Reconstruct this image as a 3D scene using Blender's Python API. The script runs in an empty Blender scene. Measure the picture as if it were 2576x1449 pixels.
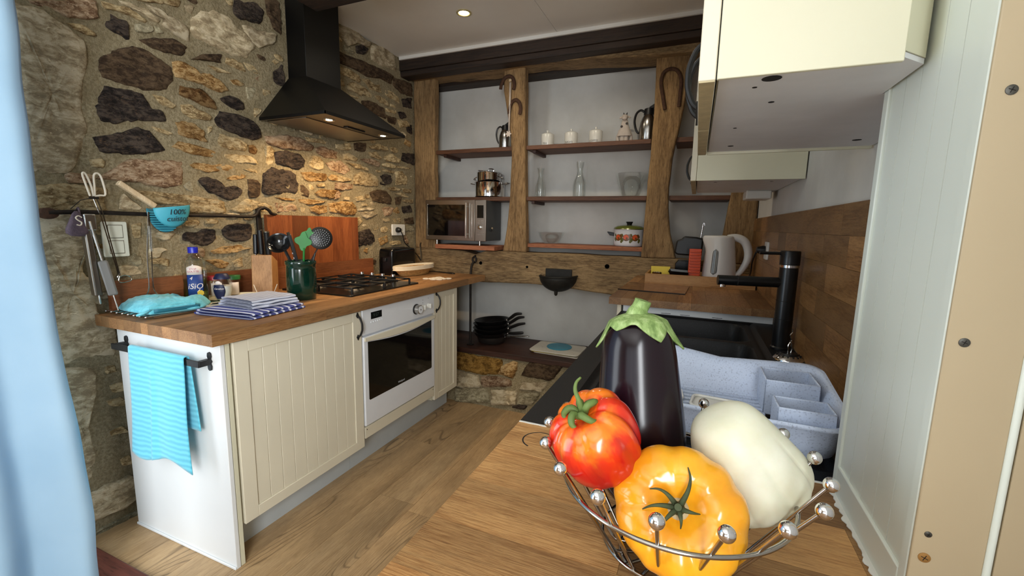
import bpy, bmesh, math, random
from mathutils import Vector, Matrix, Euler, noise as mnoise

random.seed(7)
SC = bpy.context.scene
COL = SC.collection
PI = math.pi

# ---------------------------------------------------------------- camera
def make_camera():
    yaw, pitch, roll, f = -0.395936, 0.144358, -0.019783, 1093.1
    cy, sy = math.cos(yaw), math.sin(yaw)
    f0 = Vector((sy, cy, 0)); r0 = Vector((cy, -sy, 0)); up = Vector((0, 0, 1))
    fwd = f0 * math.cos(pitch) - up * math.sin(pitch)
    dn = -(f0 * math.sin(pitch) + up * math.cos(pitch))
    r = r0 * math.cos(roll) + dn * math.sin(roll)
    d = -r0 * math.sin(roll) + dn * math.cos(roll)
    cam = bpy.data.cameras.new('camera')
    cam.sensor_width = 36.0
    cam.lens = 36.0 * f / 2576.0
    cam.clip_start = 0.02
    o = bpy.data.objects.new('camera', cam)
    COL.objects.link(o)
    m = Matrix((r, -d, -fwd)).transposed().to_4x4()
    m.translation = Vector((0, 0, 1.2864))
    o.matrix_world = m
    SC.camera = o
make_camera()

# ---------------------------------------------------------------- world, exposure, daylight
W = bpy.data.worlds.new('world'); SC.world = W
W.use_nodes = True
bg = W.node_tree.nodes['Background']
bg.inputs[0].default_value = (0.80, 0.90, 1.0, 1)
bg.inputs[1].default_value = 0.6
SC.view_settings.view_transform = 'Standard'
SC.view_settings.look = 'None'
SC.view_settings.exposure = 0.15
SC.view_settings.gamma = 1.0
SC.view_settings.use_curve_mapping = False

def area(name, loc, target, sx, sy, power, col):
    l = bpy.data.lights.new(name, 'AREA'); l.shape = 'RECTANGLE'
    l.size = sx; l.size_y = sy; l.energy = power; l.color = col
    o = bpy.data.objects.new(name, l); COL.objects.link(o)
    o.location = loc
    dv = (Vector(target) - Vector(loc)).normalized()
    o.rotation_euler = dv.to_track_quat('-Z', 'Y').to_euler()
    return o
# daylight entering through the glazed door in the left wall and the windows behind the camera
area('daylight_door', (-2.32, -0.55, 1.12), (0.5, -0.55, 1.0), 1.6, 2.0, 46, (0.86, 0.94, 1.0))
area('daylight_window', (-0.75, -2.62, 1.45), (-0.75, 1.0, 1.2), 1.7, 1.3, 7, (0.90, 0.95, 1.0))
area('daylight_side_window', (.40, -1.35, 1.45), (-2.0, -1.0, 1.2), 1.3, 1.3, 120, (0.93, 0.97, 1.0))

# ---------------------------------------------------------------- helpers: colour and materials
def lin(c):
    c = c / 255.0
    return c / 12.92 if c <= 0.04045 else ((c + 0.055) / 1.055) ** 2.4
def rgb(r, g, b): return (lin(r), lin(g), lin(b), 1.0)

MATS = {}
class NT:
    def __init__(s, name):
        s.m = bpy.data.materials.new(name); s.m.use_nodes = True
        s.t = s.m.node_tree; s.b = s.t.nodes['Principled BSDF']; MATS[name] = s.m
    def n(s, typ, **kw):
        x = s.t.nodes.new(typ)
        for k, v in kw.items(): setattr(x, k, v)
        return x
    def l(s, a, b): s.t.links.new(a, b)
    def pos(s, kind='Object'):
        if kind == 'World': return s.n('ShaderNodeNewGeometry').outputs['Position']
        return s.n('ShaderNodeTexCoord').outputs[kind]
    def mapping(s, v, scale=(1, 1, 1), rot=(0, 0, 0), loc=(0, 0, 0)):
        x = s.n('ShaderNodeMapping'); x.inputs['Scale'].default_value = scale
        x.inputs['Rotation'].default_value = rot; x.inputs['Location'].default_value = loc
        s.l(v, x.inputs['Vector']); return x.outputs[0]
    def noise(s, v, scale, detail=4, rough=.55, dist=0):
        x = s.n('ShaderNodeTexNoise'); x.inputs['Scale'].default_value = scale
        x.inputs['Detail'].default_value = detail; x.inputs['Roughness'].default_value = rough
        x.inputs['Distortion'].default_value = dist
        s.l(v, x.inputs['Vector']); return x.outputs['Fac']
    def ramp(s, fac, stops):
        x = s.n('ShaderNodeValToRGB'); e = x.color_ramp.elements
        while len(e) > 1: e.remove(e[-1])
        e[0].position = stops[0][0]; e[0].color = stops[0][1]
        for p, c in stops[1:]:
            q = e.new(p); q.color = c
        s.l(fac, x.inputs[0]); return x.outputs[0]
    def mix(s, fac, a, b, typ='MIX'):
        x = s.n('ShaderNodeMixRGB', blend_type=typ)
        for sock, v in ((x.inputs[0], fac), (x.inputs[1], a), (x.inputs[2], b)):
            if isinstance(v, (int, float)): sock.default_value = v
            elif isinstance(v, tuple): sock.default_value = v
            else: s.l(v, sock)
        return x.outputs[0]
    def math(s, op, a, b=0.0):
        x = s.n('ShaderNodeMath', operation=op)
        for sock, v in ((x.inputs[0], a), (x.inputs[1], b)):
            if isinstance(v, (int, float)): sock.default_value = v
            else: s.l(v, sock)
        return x.outputs[0]
    def bump(s, h, strength=.3, dist=.01):
        x = s.n('ShaderNodeBump'); x.inputs['Strength'].default_value = strength
        x.inputs['Distance'].default_value = dist
        s.l(h, x.inputs['Height']); s.l(x.outputs[0], s.b.inputs['Normal'])
    def rnd(s): return s.n('ShaderNodeObjectInfo').outputs['Random']
    def color(s, v):
        if isinstance(v, tuple): s.b.inputs['Base Color'].default_value = v
        else: s.l(v, s.b.inputs['Base Color'])
    def set(s, **kw):
        names = dict(rough='Roughness', metal='Metallic', trans='Transmission Weight', ior='IOR', coat='Coat Weight',
                     spec='Specular IOR Level', alpha='Alpha', sss='Subsurface Weight', sheen='Sheen Weight', es='Emission Strength', coatr='Coat Roughness')
        for k, v in kw.items():
            if k == 'ec': s.b.inputs['Emission Color'].default_value = v
            else: s.b.inputs[names[k]].default_value = v
        return s

def pm(name, col, rough=.5, metal=0.0, var=.08, scale=14, bump=0.0, bscale=120, **kw):
    """plain material with a little noise variation and optional fine bump"""
    m = NT(name); v = m.pos('Object')
    if var:
        f = m.noise(v, scale, 3)
        a = tuple(min(1, c * (1 - var)) for c in col[:3]) + (1,)
        b = tuple(min(1, c * (1 + var)) for c in col[:3]) + (1,)
        m.color(m.ramp(f, [(.3, a), (.7, b)]))
    else: m.color(col)
    if bump: m.bump(m.noise(v, bscale, 3), bump, .004)
    m.set(rough=rough, metal=metal, **kw)
    return m.m

def wood(name, dark, mid, light, axis=1, rough=.5, grain=160, stretch=16, ring=4.0, per=.25, bump=.12, cath=.22, coat=0.0, knots=0.0, lines=0.0):
    """world-space wood: fine pores along one axis, drifting growth lines, tone varied for each object"""
    m = NT(name); p = m.pos('World')
    r = m.rnd()
    cmb = m.n('ShaderNodeCombineXYZ')
    for i in range(3): m.l(m.math('MULTIPLY', r, 37.0 + 11 * i), cmb.inputs[i])
    add = m.n('ShaderNodeVectorMath', operation='ADD'); m.l(p, add.inputs[0]); m.l(cmb.outputs[0], add.inputs[1])
    sc = [1, 1, 1]; sc[axis] = 1.0 / stretch
    v = m.mapping(add.outputs[0], tuple(sc))
    sc2 = [1, 1, 1]; sc2[axis] = 1.0 / (stretch * .7)
    v2 = m.mapping(add.outputs[0], tuple(sc2))
    fine = m.noise(v, grain, 6, .65)
    pores = m.noise(v, grain * 2.6, 3, .6)
    broad = m.noise(v2, ring * 1.6, 4, .55, .4)
    # growth lines follow the contours of a stretched noise field
    wv = m.math('FRACT', m.math('MULTIPLY', m.noise(v2, ring, 2, .4, .3), 11.0))
    wv = m.math('ABSOLUTE', m.math('SUBTRACT', wv, .5))
    f = m.math('ADD', m.math('MULTIPLY', fine, .58), m.math('ADD', m.math('MULTIPLY', broad, .26), m.math('ADD', m.math('MULTIPLY', wv, cath), .16 - cath * .25)))
    c = m.ramp(f, [(.36, dark), (.50, mid), (.64, light)])
    c = m.mix(m.ramp(pores, [(.34, (.5, .5, .5, 1)), (.42, (0, 0, 0, 1))]), c, dark)
    if lines:
        v3 = m.mapping(add.outputs[0], tuple(1.0 if k != axis else .16 for k in range(3)))
        lv = m.math('FRACT', m.math('MULTIPLY', m.noise(v3, 5.5, 1.5, .4, .2), 26.0))
        lv = m.math('ABSOLUTE', m.math('SUBTRACT', lv, .5))
        mask = m.ramp(m.noise(v3, 4.0, 1, .4), [(.50, (0, 0, 0, 1)), (.60, (lines,) * 3 + (1,))])
        c = m.mix(m.mix(1.0, m.ramp(lv, [(.03, (1, 1, 1, 1)), (.16, (0, 0, 0, 1))]), mask, 'MULTIPLY'), c, tuple(x * .55 for x in dark[:3]) + (1,))
        blot = m.noise(m.mapping(add.outputs[0], tuple(1.0 if k != axis else .4 for k in range(3))), 7, 4, .6)
        c = m.mix(.55, c, m.ramp(blot, [(.35, (.62, .60, .58, 1)), (.65, (1.22, 1.2, 1.16, 1))]), 'MULTIPLY')
    if knots:
        vo = m.n('ShaderNodeTexVoronoi'); vo.inputs['Scale'].default_value = 2.6; m.l(m.mapping(add.outputs[0], tuple(1.0 if k != axis else .45 for k in range(3))), vo.inputs['Vector'])
        c = m.mix(m.ramp(vo.outputs['Distance'], [(.03, (knots,) * 3 + (1,)), (.10, (0, 0, 0, 1))]), c, tuple(x * .35 for x in dark[:3]) + (1,))
    tone = m.ramp(r, [(0, (1 - per,) * 3 + (1,)), (1, (1 + per * .6,) * 3 + (1,))])
    m.color(m.mix(1.0, c, tone, 'MULTIPLY'))
    if bump: m.bump(m.math('ADD', fine, m.math('MULTIPLY', pores, .5)), bump, .003)
    m.set(rough=rough, coat=coat)
    return m.m

# ---------------------------------------------------------------- helpers: meshes
class MB:
    def __init__(s): s.v = []; s.f = []
    def add(s, vs, fs, M=None):
        o = len(s.v)
        s.v += [tuple(M @ Vector(q)) for q in vs] if M else [tuple(q) for q in vs]
        s.f += [tuple(i + o for i in q) for q in fs]; return s
    def box(s, x0, x1, y0, y1, z0, z1, M=None):
        vs = [(x0, y0, z0), (x1, y0, z0), (x1, y1, z0), (x0, y1, z0), (x0, y0, z1), (x1, y0, z1), (x1, y1, z1), (x0, y1, z1)]
        return s.add(vs, [(0, 3, 2, 1), (4, 5, 6, 7), (0, 1, 5, 4), (1, 2, 6, 5), (2, 3, 7, 6), (3, 0, 4, 7)], M)
    def lathe(s, prof, n=32, M=None, sx=1, sy=1, a0=0, fn=None):
        vs = []; fs = []; k = len(prof)
        for (r, z) in prof:
            for i in range(n):
                a = a0 + 2 * PI * i / n
                rr = r * (fn(a, z) if fn else 1)
                vs.append((rr * math.cos(a) * sx, rr * math.sin(a) * sy, z))
        for j in range(k - 1):
            for i in range(n):
                i2 = (i + 1) % n
                fs.append((j * n + i, j * n + i2, (j + 1) * n + i2, (j + 1) * n + i))
        if prof[0][0] > 1e-6: fs.append(tuple(range(n))[::-1])
        if prof[-1][0] > 1e-6: fs.append(tuple((k - 1) * n + i for i in range(n)))
        return s.add(vs, fs, M)
    def cyl(s, r, z0, z1, n=24, M=None): return s.lathe([(r, z0), (r, z1)], n, M)
    def tube(s, pts, r, n=8, closed=False, M=None):
        pts = [Vector(p) for p in pts]; k = len(pts)
        rs = r if isinstance(r, (list, tuple)) else [r] * k
        vs = []; fs = []
        prev = None
        for i, p in enumerate(pts):
            if closed: t = pts[(i + 1) % k] - pts[i - 1]
            else: t = pts[min(i + 1, k - 1)] - pts[max(i - 1, 0)]
            if t.length < 1e-9: t = Vector((0, 0, 1))
            t.normalize()
            if prev is None:
                a = Vector((0, 0, 1)) if abs(t.z) < .9 else Vector((1, 0, 0))
                u = t.cross(a).normalized()
            else:
                u = (prev - t * prev.dot(t))
                u = u.normalized() if u.length > 1e-6 else t.orthogonal().normalized()
            prev = u; w = t.cross(u)
            for j in range(n):
                a = 2 * PI * j / n
                vs.append(p + (u * math.cos(a) + w * math.sin(a)) * rs[i])
        m = k if closed else k - 1
        for i in range(m):
            i2 = (i + 1) % k
            for j in range(n):
                j2 = (j + 1) % n
                fs.append((i * n + j, i * n + j2, i2 * n + j2, i2 * n + j))
        if not closed:
            fs.append(tuple(range(n))[::-1]); fs.append(tuple((k - 1) * n + j for j in range(n)))
        return s.add(vs, fs, M)
    def prism(s, poly, z0, z1, M=None):
        k = len(poly)
        vs = [(x, y, z0) for x, y in poly] + [(x, y, z1) for x, y in poly]
        fs = [tuple(range(k))[::-1], tuple(range(k, 2 * k))]
        fs += [(i, (i + 1) % k, k + (i + 1) % k, k + i) for i in range(k)]
        return s.add(vs, fs, M)
    def grid(s, fn, nu, nv, M=None, cu=False, cv=False):
        vs = [fn(i / (nu if cu else nu - 1), j / (nv if cv else nv - 1)) for i in range(nu) for j in range(nv)]
        fs = []
        for i in range(nu if cu else nu - 1):
            for j in range(nv if cv else nv - 1):
                i2 = (i + 1) % nu; j2 = (j + 1) % nv
                fs.append((i * nv + j, i2 * nv + j, i2 * nv + j2, i * nv + j2))
        return s.add(vs, fs, M)
    def sphere(s, r, M=None, nu=16, nv=10, sx=1, sy=1, sz=1):
        prof = [(max(r * math.sin(PI * j / nv), 0 if j in (0, nv) else 0), -r * math.cos(PI * j / nv)) for j in range(nv + 1)]
        prof = [(p[0] if p[0] > 1e-5 else 1e-5, p[1] * sz) for p in prof]
        return s.lathe(prof, nu, M, sx, sy)
    def build(s, name, mat, parent=None, loc=None, rot=None, smooth=40, bevel=0, seg=2, sub=0, solid=0, mat2=None):
        me = bpy.data.meshes.new(name)
        me.from_pydata(s.v, [], s.f); me.update()
        if isinstance(mat, str): mat = MATS[mat]
        me.materials.append(mat)
        bm = bmesh.new(); bm.from_mesh(me)
        bmesh.ops.recalc_face_normals(bm, faces=bm.faces); bm.to_mesh(me); bm.free()
        if smooth:
            for p in me.polygons: p.use_smooth = True
            me.set_sharp_from_angle(angle=math.radians(smooth))
        o = bpy.data.objects.new(name, me); COL.objects.link(o)
        if parent: o.parent = parent
        if loc is not None: o.location = loc
        if rot is not None: o.rotation_euler = rot
        if solid:
            q = o.modifiers.new('thickness', 'SOLIDIFY'); q.thickness = solid; q.offset = 0
        if bevel:
            q = o.modifiers.new('bevel', 'BEVEL'); q.width = bevel; q.segments = seg; q.limit_method = 'ANGLE'
            q.angle_limit = math.radians(40)
        if sub:
            q = o.modifiers.new('subdivision', 'SUBSURF'); q.levels = sub; q.render_levels = sub
        return o

def thing(name, label, cat, loc=(0, 0, 0), rot=(0, 0, 0), group=None):
    o = bpy.data.objects.new(name, None); COL.objects.link(o)
    o.empty_display_size = .05
    o.location = loc; o.rotation_euler = rot
    o['label'] = label; o['category'] = cat
    if group: o['group'] = group
    return o
def tag(o, label, cat, group=None):
    o['label'] = label; o['category'] = cat
    if group: o['group'] = group
    return o
def struct(o): o['kind'] = 'structure'; return o
def Tm(x=0, y=0, z=0, rx=0, ry=0, rz=0, s=1):
    return Matrix.Translation((x, y, z)) @ Euler((rx, ry, rz)).to_matrix().to_4x4() @ Matrix.Scale(s, 4)
def frame_to(a, b):
    """matrix at a whose local z points to b"""
    a = Vector(a); d = (Vector(b) - a)
    return Matrix.Translation(a) @ d.to_track_quat('Z', 'Y').to_matrix().to_4x4()
def circ(r, n, z=0, a0=0, a1=2 * PI, cx=0, cy=0):
    return [(cx + r * math.cos(a0 + (a1 - a0) * i / n), cy + r * math.sin(a0 + (a1 - a0) * i / n), z) for i in range(n)]
def rrect(w, h, r, n=5):
    out = []
    for cx, cy, a in ((w / 2 - r, h / 2 - r, 0), (-w / 2 + r, h / 2 - r, PI / 2), (-w / 2 + r, -h / 2 + r, PI), (w / 2 - r, -h / 2 + r, 1.5 * PI)):
        for i in range(n + 1):
            t = a + PI / 2 * i / n
            out.append((cx + r * math.cos(t), cy + r * math.sin(t)))
    return out
def smooth_path(pts, k=6):
    """Catmull-Rom through the points"""
    P = [Vector(p) for p in pts]; out = []
    for i in range(len(P) - 1):
        p0 = P[max(i - 1, 0)]; p1 = P[i]; p2 = P[i + 1]; p3 = P[min(i + 2, len(P) - 1)]
        for j in range(k):
            t = j / k
            out.append(.5 * ((2 * p1) + (p2 - p0) * t + (2 * p0 - 5 * p1 + 4 * p2 - p3) * t * t + (-p0 + 3 * p1 - 3 * p2 + p3) * t ** 3))
    out.append(P[-1]); return out
def text_part(name, body, size, mat, parent, M, warp=None, depth=.0004, shear=0):
    """lettering as a thin mesh; drawn in local xy, M places it"""
    c = bpy.data.curves.new(name, 'FONT'); c.body = body; c.size = size; c.extrude = depth; c.shear = shear
    c.align_x = 'CENTER'; c.align_y = 'CENTER'; c.resolution_u = 3
    t = bpy.data.objects.new('tmp', c); COL.objects.link(t)
    bpy.context.view_layer.update()
    me = bpy.data.meshes.new_from_object(t.evaluated_get(bpy.context.evaluated_depsgraph_get()))
    bpy.data.objects.remove(t); bpy.data.curves.remove(c)
    for v in me.vertices:
        q = Vector(v.co)
        if warp: q = Vector(warp(q))
        v.co = M @ q
    me.materials.clear(); me.materials.append(MATS[mat] if isinstance(mat, str) else mat); me.name = name
    o = bpy.data.objects.new(name, me); COL.objects.link(o); o.parent = parent
    return o
UNIT = {}
def unit_box(mat, bev=True):
    """shared 1 m cube, used scaled for planks and staves"""
    k = mat if isinstance(mat, str) else mat.name
    if k not in UNIT:
        b = MB().box(-.5, .5, -.5, .5, -.5, .5); me = bpy.data.meshes.new('plank_unit')
        me.from_pydata(b.v, [], b.f); me.materials.append(MATS[k]); UNIT[k] = me
    return UNIT[k]
def plank(name, mat, x0, x1, y0, y1, z0, z1, parent, bev=.0012):
    o = bpy.data.objects.new(name, unit_box(mat)); COL.objects.link(o)
    o.parent = parent
    o.location = ((x0 + x1) / 2, (y0 + y1) / 2, (z0 + z1) / 2); o.scale = (x1 - x0, y1 - y0, z1 - z0)
    return o
# ================================================================ materials
def stone_mat(name, c1, c2, c3, vein=None, rough=.92, bump=.6, sc=30, vt=.55):
    m = NT(name); p = m.pos('World'); r = m.rnd()
    cmb = m.n('ShaderNodeCombineXYZ')
    for i in range(3): m.l(m.math('MULTIPLY', r, 19.0 + 7 * i), cmb.inputs[i])
    add = m.n('ShaderNodeVectorMath', operation='ADD'); m.l(p, add.inputs[0]); m.l(cmb.outputs[0], add.inputs[1]); q = add.outputs[0]
    p2 = m.mapping(q, (1, 1, 2.0), rot=(.25, 0, 0))
    a = m.noise(p2, sc, 10, .74, .4); b = m.noise(q, sc * 5, 8, .75); c = m.noise(p2, 7, 4, .6, .5); d = m.noise(p2, sc * 1.6, 6, .7, 1.2)
    col = m.ramp(m.math('ADD', m.math('MULTIPLY', a, .7), m.math('MULTIPLY', c, .35)), [(.455, c1), (.52, c2), (.585, c3)])
    pale = vein or tuple(min(1, x * 1.45) for x in c3[:3]) + (1,)
    col = m.mix(m.ramp(d, [(vt, (0, 0, 0, 1)), (vt + .10, (.8, .8, .8, 1))]), col, pale)
    dk = tuple(x * .45 for x in c1[:3]) + (1,)
    col = m.mix(m.ramp(b, [(.32, (.65, .65, .65, 1)), (.40, (0, 0, 0, 1))]), col, dk)
    tone = m.ramp(r, [(0, (.82, .80, .78, 1)), (1, (1.12, 1.1, 1.06, 1))])
    m.color(m.mix(1.0, col, tone, 'MULTIPLY'))
    h = m.math('ADD', m.math('ADD', a, m.math('MULTIPLY', d, .6)), m.math('MULTIPLY', b, .4))
    m.bump(h, bump, .03); m.set(rough=rough, spec=.2); return m.m
stone_mat('stone_T', rgb(130, 106, 72), rgb(180, 156, 114), rgb(210, 190, 150))
stone_mat('stone_P', rgb(142, 126, 100), rgb(176, 160, 130), rgb(204, 190, 162), sc=20, vt=.60, bump=.3)
stone_mat('stone_O', rgb(112, 78, 40), rgb(160, 124, 76), rgb(194, 164, 118))
stone_mat('stone_K', rgb(120, 90, 66), rgb(166, 136, 106), rgb(194, 170, 142))
stone_mat('stone_R', rgb(78, 52, 26), rgb(112, 78, 42), rgb(150, 120, 80))
stone_mat('stone_B', rgb(62, 48, 36), rgb(88, 70, 52), rgb(112, 92, 70), vein=rgb(140, 122, 98), vt=.60)
stone_mat('stone_D', rgb(36, 31, 29), rgb(64, 55, 50), rgb(94, 82, 72), vein=rgb(118, 92, 68), bump=.7, sc=34, vt=.57)
stone_mat('stone_G', rgb(126, 116, 92), rgb(158, 148, 120), rgb(186, 176, 148))
m = NT('mortar'); p = m.pos('World'); a = m.noise(p, 9, 6, .6); b = m.noise(p, 90, 5, .7)
m.color(m.mix(m.ramp(b, [(.40, (0, 0, 0, 1)), (.60, (.85, .85, .85, 1))]), m.ramp(a, [(.3, rgb(146, 132, 103)), (.7, rgb(170, 156, 126))]), rgb(124, 110, 82)))
m.bump(m.math('ADD', a, m.math('MULTIPLY', b, .6)), .8, .016); m.set(rough=.95, spec=.2)

m = NT('plaster'); p = m.pos('World'); a = m.noise(p, 3, 5); b = m.noise(p, 60, 4)
m.color(m.ramp(a, [(.3, rgb(196, 194, 188)), (.7, rgb(216, 215, 210))])); m.bump(m.math('ADD', a, m.math('MULTIPLY', b, .2)), .25, .01); m.set(rough=.9)
pm('rear_plaster', rgb(116, 98, 78), .9, var=.1, scale=3)
m = NT('ceiling_white'); p = m.pos('World'); a = m.noise(p, 2.5, 4)
m.color(m.ramp(a, [(.3, rgb(228, 226, 220)), (.7, rgb(236, 234, 228))])); m.bump(m.noise(p, 80, 3), .05, .004); m.set(rough=.4)

wood('laminate', rgb(118, 92, 62), rgb(162, 132, 94), rgb(188, 158, 118), axis=1, rough=.45, grain=330, stretch=24, ring=4.2, per=.12, bump=.05, cath=.10, knots=.75, lines=.6)
wood('worktop_y', rgb(78, 50, 28), rgb(130, 90, 54), rgb(166, 124, 80), axis=1, rough=.45, grain=340, stretch=20, ring=5, per=.36, cath=.12)
wood('worktop_x', rgb(92, 58, 27), rgb(154, 108, 60), rgb(190, 146, 92), axis=0, rough=.55, grain=420, stretch=18, ring=5, per=.38, bump=.35, cath=.12, lines=.25)
wood('splash_z', rgb(78, 38, 18), rgb(112, 58, 29), rgb(138, 78, 42), axis=2, rough=.42, grain=260, stretch=16, per=.50)
wood('splash_y', rgb(78, 42, 22), rgb(110, 62, 34), rgb(134, 80, 48), axis=1, rough=.42, grain=260, stretch=16, per=.18)
wood('splash_right', rgb(88, 58, 32), rgb(128, 90, 52), rgb(156, 116, 72), axis=1, rough=.38, grain=260, stretch=9, per=.42)
wood('oak_z', rgb(58, 42, 26), rgb(122, 94, 60), rgb(162, 130, 88), axis=2, rough=.85, grain=130, stretch=8, ring=5, per=.08, bump=.8, cath=.14, knots=.7, lines=.3)
wood('oak_x', rgb(54, 42, 28), rgb(116, 92, 62), rgb(156, 130, 92), axis=0, rough=.85, grain=130, stretch=6, ring=5, per=.08, bump=.8, cath=.14, knots=.7, lines=.3)
wood('dark_beam', rgb(20, 14, 10), rgb(36, 25, 18), rgb(56, 40, 29), axis=0, rough=.65, grain=60, stretch=12, ring=3, per=.08, bump=.3)
wood('shelf_wood', rgb(52, 30, 18), rgb(82, 50, 31), rgb(108, 70, 46), axis=0, rough=.6, grain=260, stretch=16, per=.12)
wood('plank_red', rgb(88, 44, 26), rgb(140, 82, 54), rgb(170, 108, 74), axis=0, rough=.75, grain=90, stretch=12, per=.10, bump=.4)
wood('dark_plank', rgb(26, 14, 10), rgb(50, 28, 19), rgb(72, 42, 30), axis=0, rough=.55, grain=60, stretch=12, per=.08)
wood('block_wood', rgb(112, 74, 38), rgb(158, 112, 64), rgb(184, 136, 86), axis=2, rough=.5, grain=260, stretch=10, per=.10)
wood('tray_wood', rgb(128, 86, 42), rgb(168, 120, 66), rgb(190, 142, 86), axis=0, rough=.5, grain=260, stretch=12, per=.06)
wood('handle_wood', rgb(166, 140, 106), rgb(194, 168, 132), rgb(212, 190, 156), axis=2, rough=.6, grain=160, stretch=8, per=.04)
wood('threshold', rgb(42, 19, 13), rgb(74, 35, 26), rgb(96, 50, 38), axis=0, rough=.5, grain=80, stretch=10, per=.05)

pm('cream', rgb(222, 214, 192), .42, var=.03, scale=4, bump=.04, bscale=60)
pm('cream_side', rgb(214, 210, 184), .45, var=.03, scale=3, bump=.05, bscale=90)
pm('white_panel', rgb(226, 228, 228), .35, var=.02, scale=3)
pm('plinth', rgb(190, 196, 198), .4, var=.05, scale=6)
pm('carcass_grey', rgb(224, 224, 226), .5, var=.04)
pm('raw_edge', rgb(186, 170, 132), .6, var=.12, scale=50)
pm('tall_white', rgb(226, 232, 222), .38, var=.015, scale=3)
pm('tall_beige', rgb(186, 168, 136), .5, var=.04, scale=4)
pm('groove_dark', rgb(120, 112, 96), .8, var=.1)  # darker tone, paints the shade in the tall cabinet's grooves
pm('white_enamel', rgb(226, 228, 232), .25, var=.015)
pm('appliance_grey', rgb(118, 116, 112), .35, var=.03)
pm('black_glass', rgb(8, 8, 9), .06, var=0, spec=.6)
pm('display_black', rgb(6, 8, 8), .15, var=0)
pm('display_digit', rgb(44, 58, 54), .4, var=0)
pm('black_gloss', rgb(12, 12, 13), .16, var=.05)
pm('black_plastic', rgb(20, 20, 21), .4, var=.1)
pm('black_matte', rgb(17, 17, 18), .5, var=.1, bump=.05)
pm('iron', rgb(44, 38, 34), .55, metal=.6, var=.25, scale=40, bump=.3, bscale=200)
pm('rust_iron', rgb(78, 52, 36), .85, metal=.15, var=.35, scale=60, bump=.6, bscale=160)
pm('dark_iron_basin', rgb(40, 38, 34), .6, metal=.4, var=.2, scale=30, bump=.3)
pm('hood_black', rgb(7, 7, 7), .45, spec=.3, metal=.0, var=.1, scale=6)
pm('hood_under', rgb(96, 86, 74), .3, metal=.85, var=.06)
pm('steel', rgb(190, 188, 184), .22, metal=1, var=.03)
pm('chrome', rgb(220, 220, 222), .07, metal=1, var=0)
pm('wire_steel', rgb(170, 166, 160), .16, metal=1, var=.05)
pm('brushed', rgb(150, 142, 132), .34, metal=1, var=.05)
pm('micro_side', rgb(86, 88, 88), .45, metal=.4, var=.04)
pm('grill_cast', rgb(24, 23, 22), .5, var=.15, bump=.1)
pm('hob_black', rgb(16, 15, 14), .28, var=.1)
pm('hob_cap', rgb(46, 42, 36), .5, var=.1)
pm('white_plastic', rgb(224, 222, 214), .38, var=.02)
pm('switch_white', rgb(222, 222, 206), .4, var=.02)
pm('kettle_white', rgb(216, 214, 210), .3, var=.015)
pm('kettle_window', rgb(112, 114, 110), .15, var=.15, scale=30)
pm('grey_text', rgb(96, 92, 88), .6, var=0)
pm('pale_text', rgb(176, 178, 180), .6, var=0)
pm('ceramic_white', rgb(228, 224, 212), .25, var=.03, scale=18)
pm('green_glaze', rgb(10, 44, 32), .12, var=.35, scale=9, coat=.5)
pm('green_plastic', rgb(40, 128, 52), .45, var=.06)
pm('turquoise_silicone', rgb(70, 166, 186), .55, var=.05)
pm('turquoise_dark', rgb(36, 112, 132), .6, var=.05)
pm('ink', rgb(26, 40, 52), .6, var=0)
pm('oil_cap', rgb(22, 34, 168), .35, var=.05)
pm('label_blue', rgb(22, 56, 122), .45, var=.12, scale=20)
pm('label_navy', rgb(14, 24, 62), .45, var=.05)
pm('label_white', rgb(226, 214, 206), .5, var=.02)
pm('label_red', rgb(176, 64, 84), .5, var=0)
pm('label_yellow', rgb(222, 190, 70), .5, var=.05)
pm('salt_white', rgb(226, 222, 212), .9, var=.04, scale=200)
pm('lid_red', rgb(152, 24, 36), .4, var=.05)
pm('lid_green', rgb(42, 104, 50), .4, var=.05)
pm('orange_plastic', rgb(206, 72, 26), .4, var=.05)
pm('yellow_paper', rgb(226, 200, 70), .6, var=.06)
pm('blue_board', rgb(48, 140, 166), .4, var=.03)
pm('cutting_white', rgb(214, 206, 190), .6, var=.12, scale=24)
pm('faucet_black', rgb(15, 16, 18), .3, var=.05)
pm('rope_white', rgb(226, 214, 194), .8, var=.05)
pm('linen', rgb(222, 208, 182), .9, var=.04, scale=30, bump=.2, bscale=300)
pm('sachet', rgb(98, 82, 92), .95, var=.25, scale=120, bump=.6, bscale=400)
pm('putty', rgb(228, 228, 220), .6, var=.04)
pm('screw_dark', rgb(84, 82, 76), .4, metal=.7, var=.1)
pm('screw_brass', rgb(168, 124, 66), .5, metal=.4, var=.1)
pm('clay', rgb(204, 190, 176), .8, var=.05, scale=40, bump=.1)
pm('clay_dark', rgb(64, 58, 56), .7, var=.05)
pm('lamp_ring', rgb(214, 200, 150), .3, metal=.6, var=.02)
pm('olive_lid', rgb(112, 120, 52), .18, metal=.3, var=.08)
pm('flower_orange', rgb(216, 92, 50), .3, var=.1, scale=60)
pm('flower_brown', rgb(110, 72, 34), .3, var=.1)
pm('leaf_olive', rgb(92, 92, 40), .3, var=.1)
pm('pan_black', rgb(18, 17, 17), .35, var=.1)
pm('pan_steel', rgb(120, 116, 110), .25, metal=.9, var=.05)
pm('tray_cream', rgb(214, 206, 180), .4, var=.03)
pm('tray_leaf', rgb(58, 92, 44), .4, var=.12, scale=40)
pm('tray_navy', rgb(36, 44, 62), .4, var=.1)
pm('tray_edge', rgb(120, 112, 104), .5, var=.05)
pm('wicker', rgb(188, 142, 82), .7, var=.25, scale=60, bump=.3)
pm('stem_green', rgb(92, 112, 52), .65, var=.25, scale=60)
pm('stem_dry', rgb(62, 70, 40), .75, var=.3, scale=80)
pm('dark_recess', rgb(30, 26, 24), .9, var=0)

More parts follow.
